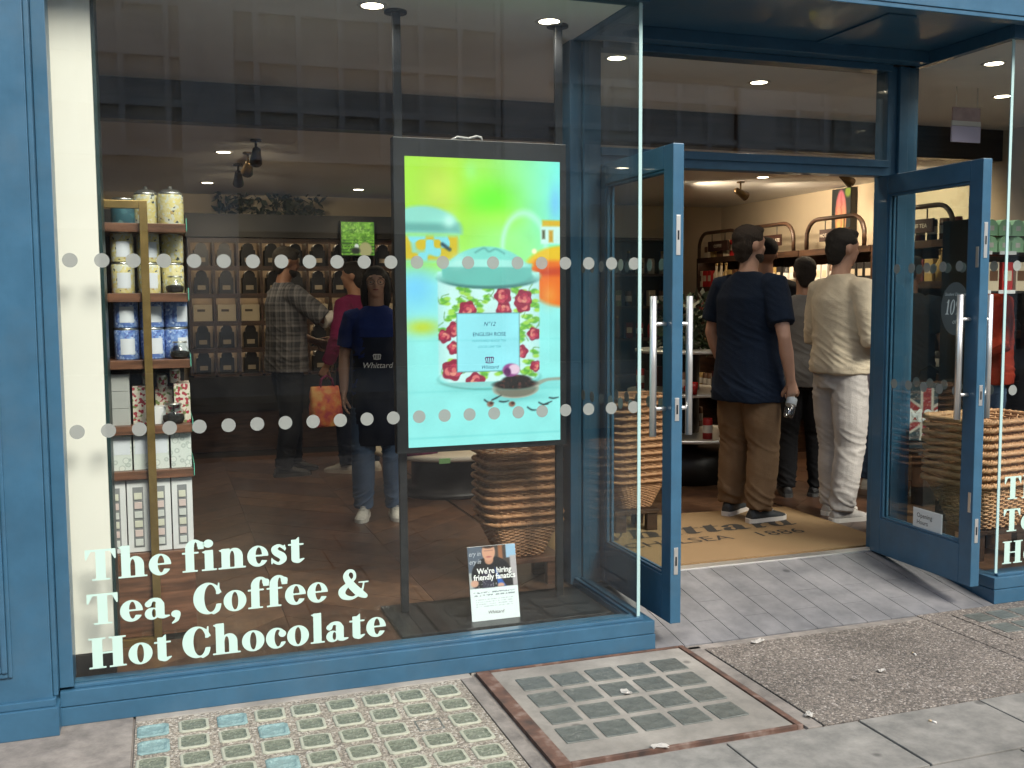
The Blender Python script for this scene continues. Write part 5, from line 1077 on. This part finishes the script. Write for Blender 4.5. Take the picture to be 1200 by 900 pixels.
    # shoes
    su = mat('shoe_'+shoe[0], shoe[1], .55, var=.2, vscale=30, bump=.2, bscale=90); ss = mat('sole_'+shoe[0], shoe[2], .6)
    for i in (0, 1):
        fx, fy, fa = feet[i]; b = MB(); prof = []
        for y, hw, ht in ((-.085, .026, .06), (-.06, .036, .095), (-.01, .037, .098), (.04, .037, .085), (.09, .043, .062), (.14, .043, .048), (.175, .030, .036), (.192, .012, .022)): prof.append((y, hw, ht))
        rings = []
        for y, hw, ht in prof:
            ring = []
            for q in range(13):
                a = math.pi*q/12; ring.append(b.bm.verts.new((hw*math.cos(a), y, .022+(ht-.022)*math.sin(a)**.8)))
            rings.append(ring)
        for r0_, r1_ in zip(rings, rings[1:]):
            for q in range(12): f = b.bm.faces.new((r0_[q], r0_[q+1], r1_[q+1], r1_[q])); f.smooth = True
            f = b.bm.faces.new((r0_[12], r0_[0], r1_[0], r1_[12]))
        b.bm.faces.new(rings[0]); b.bm.faces.new(rings[-1])
        so = b.build('shoe', su, t, world=False); so.location = (fx, fy, 0); so.rotation_euler = (0, 0, fa)
        out = [(hw+.004, y) for y, hw, ht in prof]; poly = [(.020, -.094)]+out+[(.005, .198)]+[(-.005, .198)]+[(-x_, y_) for x_, y_ in out[::-1]]+[(-.020, -.094)]
        MB().prism(poly, 0, .026).build('sole', ss, so, world=False)
        for q in range(4): MB().tube([(-.018, .03+q*.018, .091-q*.008), (0, .034+q*.018, .096-q*.0085), (.018, .03+q*.018, .091-q*.008)], .003, 5).build('lace', ss if shoe[0] != 'black' else su, so, world=False)
    # hair
    if hair is not None:
        b = MB(); before = set()
        if hairstyle == 'cap':
            b.ell((0, -.012, 1.685), (.084, .104, .078), 20, 12); b.ell((0, .10, 1.700), (.062, .06, .008), 16, 8)
        elif hairstyle == 'hat':
            b.ell((0, -.005, 1.69), (.088, .105, .075), 20, 12); b.ell((0, 0, 1.665), (.135, .15, .012), 20, 8)
        else:
            b.ell((0, -.016, 1.682), (.082, .100, .083), 20, 12); b.ell((0, -.045, 1.64), (.075, .066, .080), 18, 12); b.ell((0, -.052, 1.585), (.056, .046, .05), 16, 10)
            b.ell((0, .035, 1.728), (.062, .055, .030), 14, 8)
            if hairstyle == 'long':
                b.tube([(0, -.05, 1.68), (0, -.085, 1.58), (0, -.10, 1.46), (0, -.105, 1.36)], [(.085, .06), (.09, .045), (.085, .035), (.06, .02)], 16, up=(0, 1, 0))
                for sx in (-1, 1): b.tube([(sx*.066, .02, 1.70), (sx*.082, .012, 1.62), (sx*.082, -.01, 1.52), (sx*.07, -.02, 1.44)], [.02, .026, .024, .012], 10)
            if hairstyle == 'bun': b.ell((0, -.10, 1.70), (.04, .04, .04), 14, 10)
        if beard: b.ell((0, .030, 1.573), (.060, .062, .045), 16, 10); b.ell((0, .072, 1.568), (.034, .024, .034), 12, 8)
        for v in b.bm.verts: v.co = RM @ v.co
        me = remesh(b, .0075, 2, 0 if hairstyle in ('cap', 'hat') else .0035, None, 5); mk('cap' if hairstyle == 'cap' else 'hat' if hairstyle == 'hat' else 'hair', me, hair, t, world=False)
    t['_rm'] = 0; del t['_rm']; return t, A, RM
navy = cloth('navy', (.008, .016, .034)); khaki = cloth('khaki', (.185, .117, .066)); grey = cloth('grey', (.20, .20, .20)); creamk = cloth('cream', (.66, .57, .43)); sweat = cloth('pale_grey', (.48, .45, .43)); dark = cloth('black', (.012, .012, .014)); denim = cloth('denim', (.06, .10, .17)); dnavy = cloth('dark_navy', (.010, .014, .03)); mag = cloth('magenta', (.16, .015, .07)); redj = cloth('red', (.42, .045, .02)); lil = cloth('lilac', (.4, .36, .42)); royal = cloth('royal', (.012, .03, .16))
GREYS = ('grey', (.42, .40, .38), (.66, .63, .58)); BLK = ('black', (.02, .02, .022), (.05, .05, .05)); RUN = ('runner', (.03, .035, .04), (.62, .58, .54)); WHT = ('white', (.62, .60, .54), (.68, .66, .60))
P1, A1, _ = person('man in a navy T-shirt and khaki trousers holding a clear water bottle on the mat', (3.56, 1.66, FZ+.012), 1.87, 68, (navy, .62, .715, .030), (khaki, .029, .075), RUN, BROWNH, 'fair', {'R': dict(e=(.29, -.06, 1.10), w=(.285, .02, .845), curl=1.5, n=(-.8, .6, 0)), 'L': dict(e=(-.28, .0, 1.12), w=(-.26, .10, .90))}, ((-.13, .03, .2), (.12, -.03, -.25)), -.35, 0, 1.09, beard=True)
MB().box(.165, .178, -.05, .07, .50, .66, bev=.004).build('cargo_pocket', khaki, P1, world=False)
person('young man in a cream sweater and pale grey sweatpants seen from behind', (4.14, 1.50, FZ), 1.86, 84, (creamk, 1.9, .89, .027), (sweat, .023, .065), GREYS, HAIR, 'fair', {'R': dict(e=(.27, .0, 1.10), w=(.16, .25, 1.10), curl=.6), 'L': dict(e=(-.26, .02, 1.10), w=(-.12, .26, 1.12), curl=.6)}, ((-.09, .06, .1), (.10, -.04, -.1)), -.15, -.06, 1.02)
person('person in a grey T-shirt and black trousers between the navy and cream tops', (4.35, 2.20, FZ), 1.71, 32, (grey, .6, .82, .024), (dark, .015, .07), BLK, HAIR, 'tan', None, ((-.1, 0, .1), (.12, .05, -.6)), .2, 0, 1.0)
person('tall person in dark clothes and a black cap in front of the arched shelving', (4.30, 2.62, FZ), 1.87, 25, (dark, 1.8, .84, .02), (dark, .015, .09), BLK, dark, 'brown', None, ((-.1, 0, .1), (.1, 0, -.1)), .1, 0, 1.05, hairstyle='cap', beard=True)
person('shopper in a white brimmed hat and lilac top beside the cream sweater', (4.93, 2.35, FZ), 1.47, 40, (lil, .7, .85, .02), (denim, .012, .09), WHT, cloth('hat_white', (.7, .66, .58)), 'tan', None, hairstyle='hat')
person('man in a dark T-shirt and beige trousers seen through the right-hand door', (5.12, 2.02, FZ), 1.72, 62, (cloth('charcoal', (.034, .038, .048)), .6, .84, .02), (cloth('beige', (.36, .27, .19)), .02, .10), WHT, HAIR, 'tan', {'R': dict(e=(.26, -.02, 1.13), w=(.26, .06, .88))}, head_yaw=-.2, bulk=1.05)
rj, _, _ = person('shopper in an orange-red jacket and jeans with a black shoulder bag behind the right-hand window', (5.40, 1.58, FZ), 1.74, -70, (redj, 1.9, .84, .04), (denim, .02, .07), BLK, HAIR, 'tan', {'L': dict(e=(-.27, .03, 1.12), w=(-.18, .22, 1.05))}, bulk=1.1)
pm = plaid(); MATS['plaid'] = pm
P2, A2, _ = person('bearded man in a grey plaid shirt reaching out with sample cups', (.98, 4.50, FZ), 1.86, 78, (pm, .99, .80, .026), (dark, .018, .07), BLK, HAIR, 'brown', {'R': dict(e=(.26, .22, 1.20), w=(.20, .47, 1.27), curl=.9, n=(-.3, .1, -1)), 'L': dict(e=(-.25, .06, 1.12), w=(-.10, .28, 1.02), curl=.6)}, ((-.09, .08, .1), (.10, -.06, -.1)), 0, -.18, 1.08, beard=True)
for sx, cu in ((1, 1),):
    s0, e, w_, _, _ = A2['R']; MB().tube([e.lerp(w_, -.08), e.lerp(w_, .36)], [.062, .050], 16).build('rolled_cuff', cloth('white_cuff', (.6, .58, .56)), P2, world=False)
cup = thing('sample_cup', 'white paper sample cup held out by the man in plaid', 'cup', (1.60, 4.38, 1.375)); MB().lathe([(0, 0), (.022, 0), (.030, .06), (.027, .06), (.020, .004), (0, .004)], n=18).build('cup_body', WBOX, cup, world=False); MB().lathe([(.0225, .015), (.0235, .015), (.0275, .045), (.0265, .045)], n=18).build('printed_band', PRODC[3], cup, world=False)
cup2 = copy_tree(cup, None, (1.665, 4.37, 1.36)); cup2['label'] = 'white paper sample cup next to the magenta sleeve'
P3, A3, _ = person('woman in a navy apron and magenta sleeves with her back half turned', (1.53, 4.42, FZ), 1.74, -48, (mag, 1.8, .84, .02), (dnavy, .012, .07), ('stripe', (.55, .53, .50), (.5, .45, .4)), HAIR, 'tan', {'L': dict(e=(-.26, .0, 1.13), w=(-.25, .12, .90), curl=1.4), 'R': dict(e=(.24, .05, 1.12), w=(.12, .24, 1.10))}, ((-.1, .05, .1), (.1, -.08, -.1)), .3, 0, .95, hairstyle='bun')
MB().rings([(0, .0, .55, .185, .14), (0, 0, .9, .182, .138), (0, 0, 1.1, .166, .128), (0, 0, 1.2, .168, .13)], 28, pw=2.3).build('apron', dnavy, P3, world=False)
P4, A4, RM4 = person('woman with glasses in a blue top and jeans facing the street', (1.345, 2.60, FZ), 1.645, 191, (royal, .6, .84, .016), (denim, .016, .07), WHT, HAIR, 'fair', None, ((-.11, .03, .12), (.11, .03, -.12)), 0, .05, .95, .0065, 'long')
for sx in (-1, 1):
    cpt = RM4 @ Vector((sx*.034, .0905, 1.645)); MB().tube([cpt+Vector((.024*math.cos(a*.524), .003, .020*math.sin(a*.524))) for a in range(12)], .0016, 5, closed=True).build('glasses_rim', BLACKM, P4, world=False)
    e2 = RM4 @ Vector((sx*.033, .0795, 1.643)); ey = MB().ell(tuple(e2), (.010, .006, .0048), 12, 8).build('eye', mat('eye_white', (.42, .40, .38), .3), P4, world=False); MB().ell(tuple(e2+Vector((0, .004, 0))), (.005, .004, .0046), 10, 8).build('iris', BLACKM, ey, world=False)
    MB().tube([RM4 @ Vector((sx*.058, .088, 1.647)), RM4 @ Vector((sx*.078, .0, 1.645))], .0015, 5).build('glasses_temple', BLACKM, P4, world=False)
    MB().ell(tuple(RM4 @ Vector((sx*.034, .0855, 1.672))), (.017, .006, .003), 10, 6).build('eyebrow', HAIR, P4, world=False)
MB().tube([RM4 @ Vector((-.012, .094, 1.648)), RM4 @ Vector((.012, .094, 1.648))], .0016, 5).build('glasses_bridge', BLACKM, P4, world=False)
MB().ell(tuple(RM4 @ Vector((0, .0915, 1.592))), (.020, .005, .0065), 12, 8).build('lips', mat('lips', (.30, .09, .08), .45), P4, world=False)
MB().rings([(0, 0, .52, .185, .14), (0, 0, .9, .178, .138), (0, 0, 1.08, .163, .128), (0, 0, 1.27, .172, .133)], 28, pw=2.3).build('apron', dnavy, P4, world=False)
place_local(P4, 'apron_lettering', text_mesh('Whittard', .055, shear=.25), PW, lambda u, v: (-u, .1395, 1.06+v)); place_local(P4, 'apron_emblem', e_, PW, lambda u, v: (-u*1.3, .1395, 1.135+v*1.3))
# things carried
bo = thing('water_bottle', 'clear plastic water bottle with a white cap in the hand of the man in navy', 'bottle', (0, 0, 0))
PET = glass('bottle_plastic', (.95, .97, .97), .16, .05, False)
MB().lathe([(0, 0), (.028, .002), (.032, .012), (.032, .06), (.029, .068), (.032, .076), (.032, .125), (.014, .165), (.0125, .178), (0, .178)], n=20).build('shell', PET, bo, world=False); MB().lathe([(0, .172), (.0155, .172), (.0155, .194), (0, .194)], n=16).build('cap', WBOX, bo, world=False); MB().lathe([(.0325, .078), (.0330, .079), (.0330, .122), (.0325, .123)], n=20).build('wrapper', mat('bottle_wrapper', (.5, .55, .58), .4), bo, world=False)
bpy.context.view_layer.update()
s_ = 1.87/1.75; wR = P1.matrix_world @ (A1['R'][2] + (A1['R'][2]-A1['R'][1]).normalized()*.085+Vector((-.03, .02, 0)))
dn = Vector((-.42, -.30, -.86)).normalized(); bo.rotation_euler = Vector((0, 0, 1)).rotation_difference(-dn).to_euler(); bo.location = wR+Vector((-.012, -.045, .0))+dn*.15
def bag(name, label, loc, rz, w_, h, d_, m, hm):
    t = thing(name, label, 'bag', loc, rz); b = MB(); b.rings([(0, 0, 0, w_*.44, d_*.45), (0, 0, .02, w_*.47, d_*.5), (0, 0, h*.5, w_*.5, d_*.48), (0, 0, h*.9, w_*.48, d_*.25), (0, 0, h, w_*.46, d_*.12)], 24, pw=4)
    me = b.mesh(name); bm = bmesh.new(); bm.from_mesh(me); bmesh.ops.subdivide_edges(bm, edges=bm.edges, cuts=2, use_grid_fill=True); bm.normal_update()
    for v in bm.verts: v.co += v.normal*.012*mnoise.noise(v.co*16)
    bm.to_mesh(me); bm.free(); me.polygons.foreach_set('use_smooth', [True]*len(me.polygons)); mk('sack', me, m, t, world=False)
    for sy in (-1, 1): MB().tube([(-w_*.2, sy*d_*.1, h*.97), (-w_*.15, sy*d_*.06, h*1.18), (0, 0, h*1.26), (w_*.15, sy*d_*.06, h*1.18), (w_*.2, sy*d_*.1, h*.97)], .008, 6).build('strap', hm, t, world=False)
    return t
OR = ramp_mat('orange_pink_print', 'noise', 12, [(.35, (.42, .05, .08)), (.5, (.60, .16, .06)), (.65, (.62, .36, .12))], .6); PK = ramp_mat('plum_print', 'noise', 14, [(.4, (.10, .012, .05)), (.6, (.20, .03, .10))], .6)
wl = P3.matrix_world @ (A3['L'][2]+Vector((0, 0, -.09)))
bag('shopping_bag', 'orange and pink patterned bag hanging from the apron woman\'s hand', (wl.x, wl.y, wl.z-.40), .3, .30, .33, .12, OR, mag)
bag('shopping_bag', 'plum coloured bag standing on the low round table', (1.72, 3.0, FZ+.34), .2, .30, .26, .14, PK, mag)
ub = bag('tote_bag', 'tote bag with a flag design and white piping behind the basket stack', (4.98, 1.64, .50), -.6, .40, .46, .14, cloth('bag_navy', (.03, .06, .08)), dark)
uf = Pic(80, 84, (38, 62, 72)); X, Y = uf.X, uf.Y
for ang_, wd, c_ in ((38, 13, (190, 185, 175)), (-38, 13, (190, 185, 175)), (38, 7, (140, 30, 42)), (-38, 7, (140, 30, 42)), (0, 15, (190, 185, 175)), (90, 15, (190, 185, 175)), (0, 9, (140, 30, 42)), (90, 9, (140, 30, 42))):
    a_ = R_(ang_); uf.sd(lambda x, y, a_=a_, wd=wd: np.abs(-(x-36)*math.sin(a_)+(y-46)*math.cos(a_))-wd/1.6, c_, .8)
uf.put(np.clip((nz(80, 84, 2, 5)-.72)*6, 0, 1)*.7, (205, 190, 185)); uf.obj('flag_print', .36, .36, 0, ub, lambda u, v: (u-.18, -.080, .07+v), .7)
for o in ub.children:
    if o.name.startswith('flag_print'): o.location = (0, 0, 0)
flagp = [o for o in ub.children if o.name.startswith('flag_print')][0]
tl_ = text_mesh('M&S', .12, bold=.004); me = bpy.data.meshes.new('bag_lettering'); me.from_pydata([(u-.03, -.0815, .20+v) for u, v in tl_[0]], [], tl_[1]); mk('bag_lettering', me, PW, flagp, world=False)
sb = thing('table_stand', 'small dark pedestal carrying the flag tote bag', 'pedestal', (4.98, 1.64, FZ)); MB().box(4.80, 5.18, 1.52, 1.78, .48, .50, bev=.003).build('top', BLACKW, sb); MB().box(4.90, 5.08, 1.58, 1.70, FZ, .4798).build('column', BLACKW, sb)
MB().rings([(.12, -.19, .80, .14, .07), (.12, -.2, .85, .16, .085), (.12, -.2, 1.18, .155, .08), (.12, -.19, 1.28, .11, .05)], 24, pw=3.2).build('shoulder_bag', mat('black_leather', (.015, .015, .017), .35, bump=.2, bscale=80), rj, world=False)

# ================================================================ litter on the pavement
PAP = mat('scrap_paper', (.72, .70, .66), .7)
for i, (x, y, sx, sy, rz, lb) in enumerate(((2.50, -.135, .035, .016, .4, 'crumpled white paper scrap at the foot of the entrance ramp'), (1.69, -.47, .018, .022, .2, 'small white paper scrap on the pavement hatch'), (1.585, -.955, .03, .012, -.2, 'white chewed wrapper on the edge of the hatch'), (2.23, -.90, .022, .014, .8, 'small pale scrap in the mortar beside the hatch'), (2.78, -.62, .016, .012, .1, 'tiny white scrap on the dark aggregate panel'))):
    t = thing('paper_scrap', lb, 'litter', (x, y, .002), rz, group='scraps of litter on the pavement'); b = MB(); r = random.Random(i)
    G = [[b.bm.verts.new(((u/3-.5)*2*sx+r.uniform(-.2, .2)*sx, (v/3-.5)*2*sy+r.uniform(-.2, .2)*sy, .003+r.uniform(0, .010))) for u in range(4)] for v in range(4)]
    for v in range(3):
        for u in range(3): b.bm.faces.new((G[v][u], G[v][u+1], G[v+1][u+1], G[v+1][u]))
    bmesh.ops.solidify(b.bm, geom=list(b.bm.faces), thickness=.001); b.build('paper', PAP, t, world=False)
rs2 = random.Random(12)
BUT = mat('butt_paper', (.55, .42, .26), .8)
for i, (x, y) in enumerate(((3.05, -.50), (.30, -.93), (2.62, -1.10))):
    t = thing('cigarette_end', ('tan cigarette end on the dark aggregate panel', 'tan cigarette end at the edge of the pebbled light', 'tan cigarette end on a grey paving slab')[i], 'litter', (x, y, .005), rs2.uniform(0, 3), group='scraps of litter on the pavement'); MB().tube([(-.013, 0, 0), (.004, 0, 0)], .0038, 8).build('paper', PAP, t, world=False); MB().tube([(.0041, 0, 0), (.016, 0, 0)], .0038, 8).build('filter', BUT, t, world=False)

# ================================================================ the ends of the terrace, just outside the frame
STN = mat('neighbour_stone', (.40, .37, .33), .8, var=.12, vscale=3, bump=.2, bscale=30)
fr('end_pilaster', (6.06, 6.75, -.10, .30, .0, 2.86)); fr('end_plinth', (6.04, 6.77, -.128, -.1005, 0, .12))
for lb, x0, x1 in (('pale stone building next to the blue pilaster', -9.0, -1.205), ('pale stone building beyond the right-hand window', 8.505, 17.0)):
    t = thing('neighbouring_building', lb, 'building', ((x0+x1)/2, 0, 0))
    MB().box(x0, x1, .06, .5, 0, 11).build('wall', STN, t); MB().box(x0, x1, .0, .059, 0, .55).build('plinth', STN, t); MB().box(x0, x1, -.12, .059, 3.5, 3.7).build('string_course', STN, t)
    for k in range(3):
        wx = x0+1.0+k*2.4; w_ = MB().box(wx, wx+1.3, .03, .058, .9, 2.9).build('window', OG, t); MB().box(wx-.08, wx+1.38, -.03, .0295, .80, .895).build('sill', STN, w_)
MB().box(6.76, 8.5, .06, .5, 0, 3.55).build('end_wall', STN, sh)
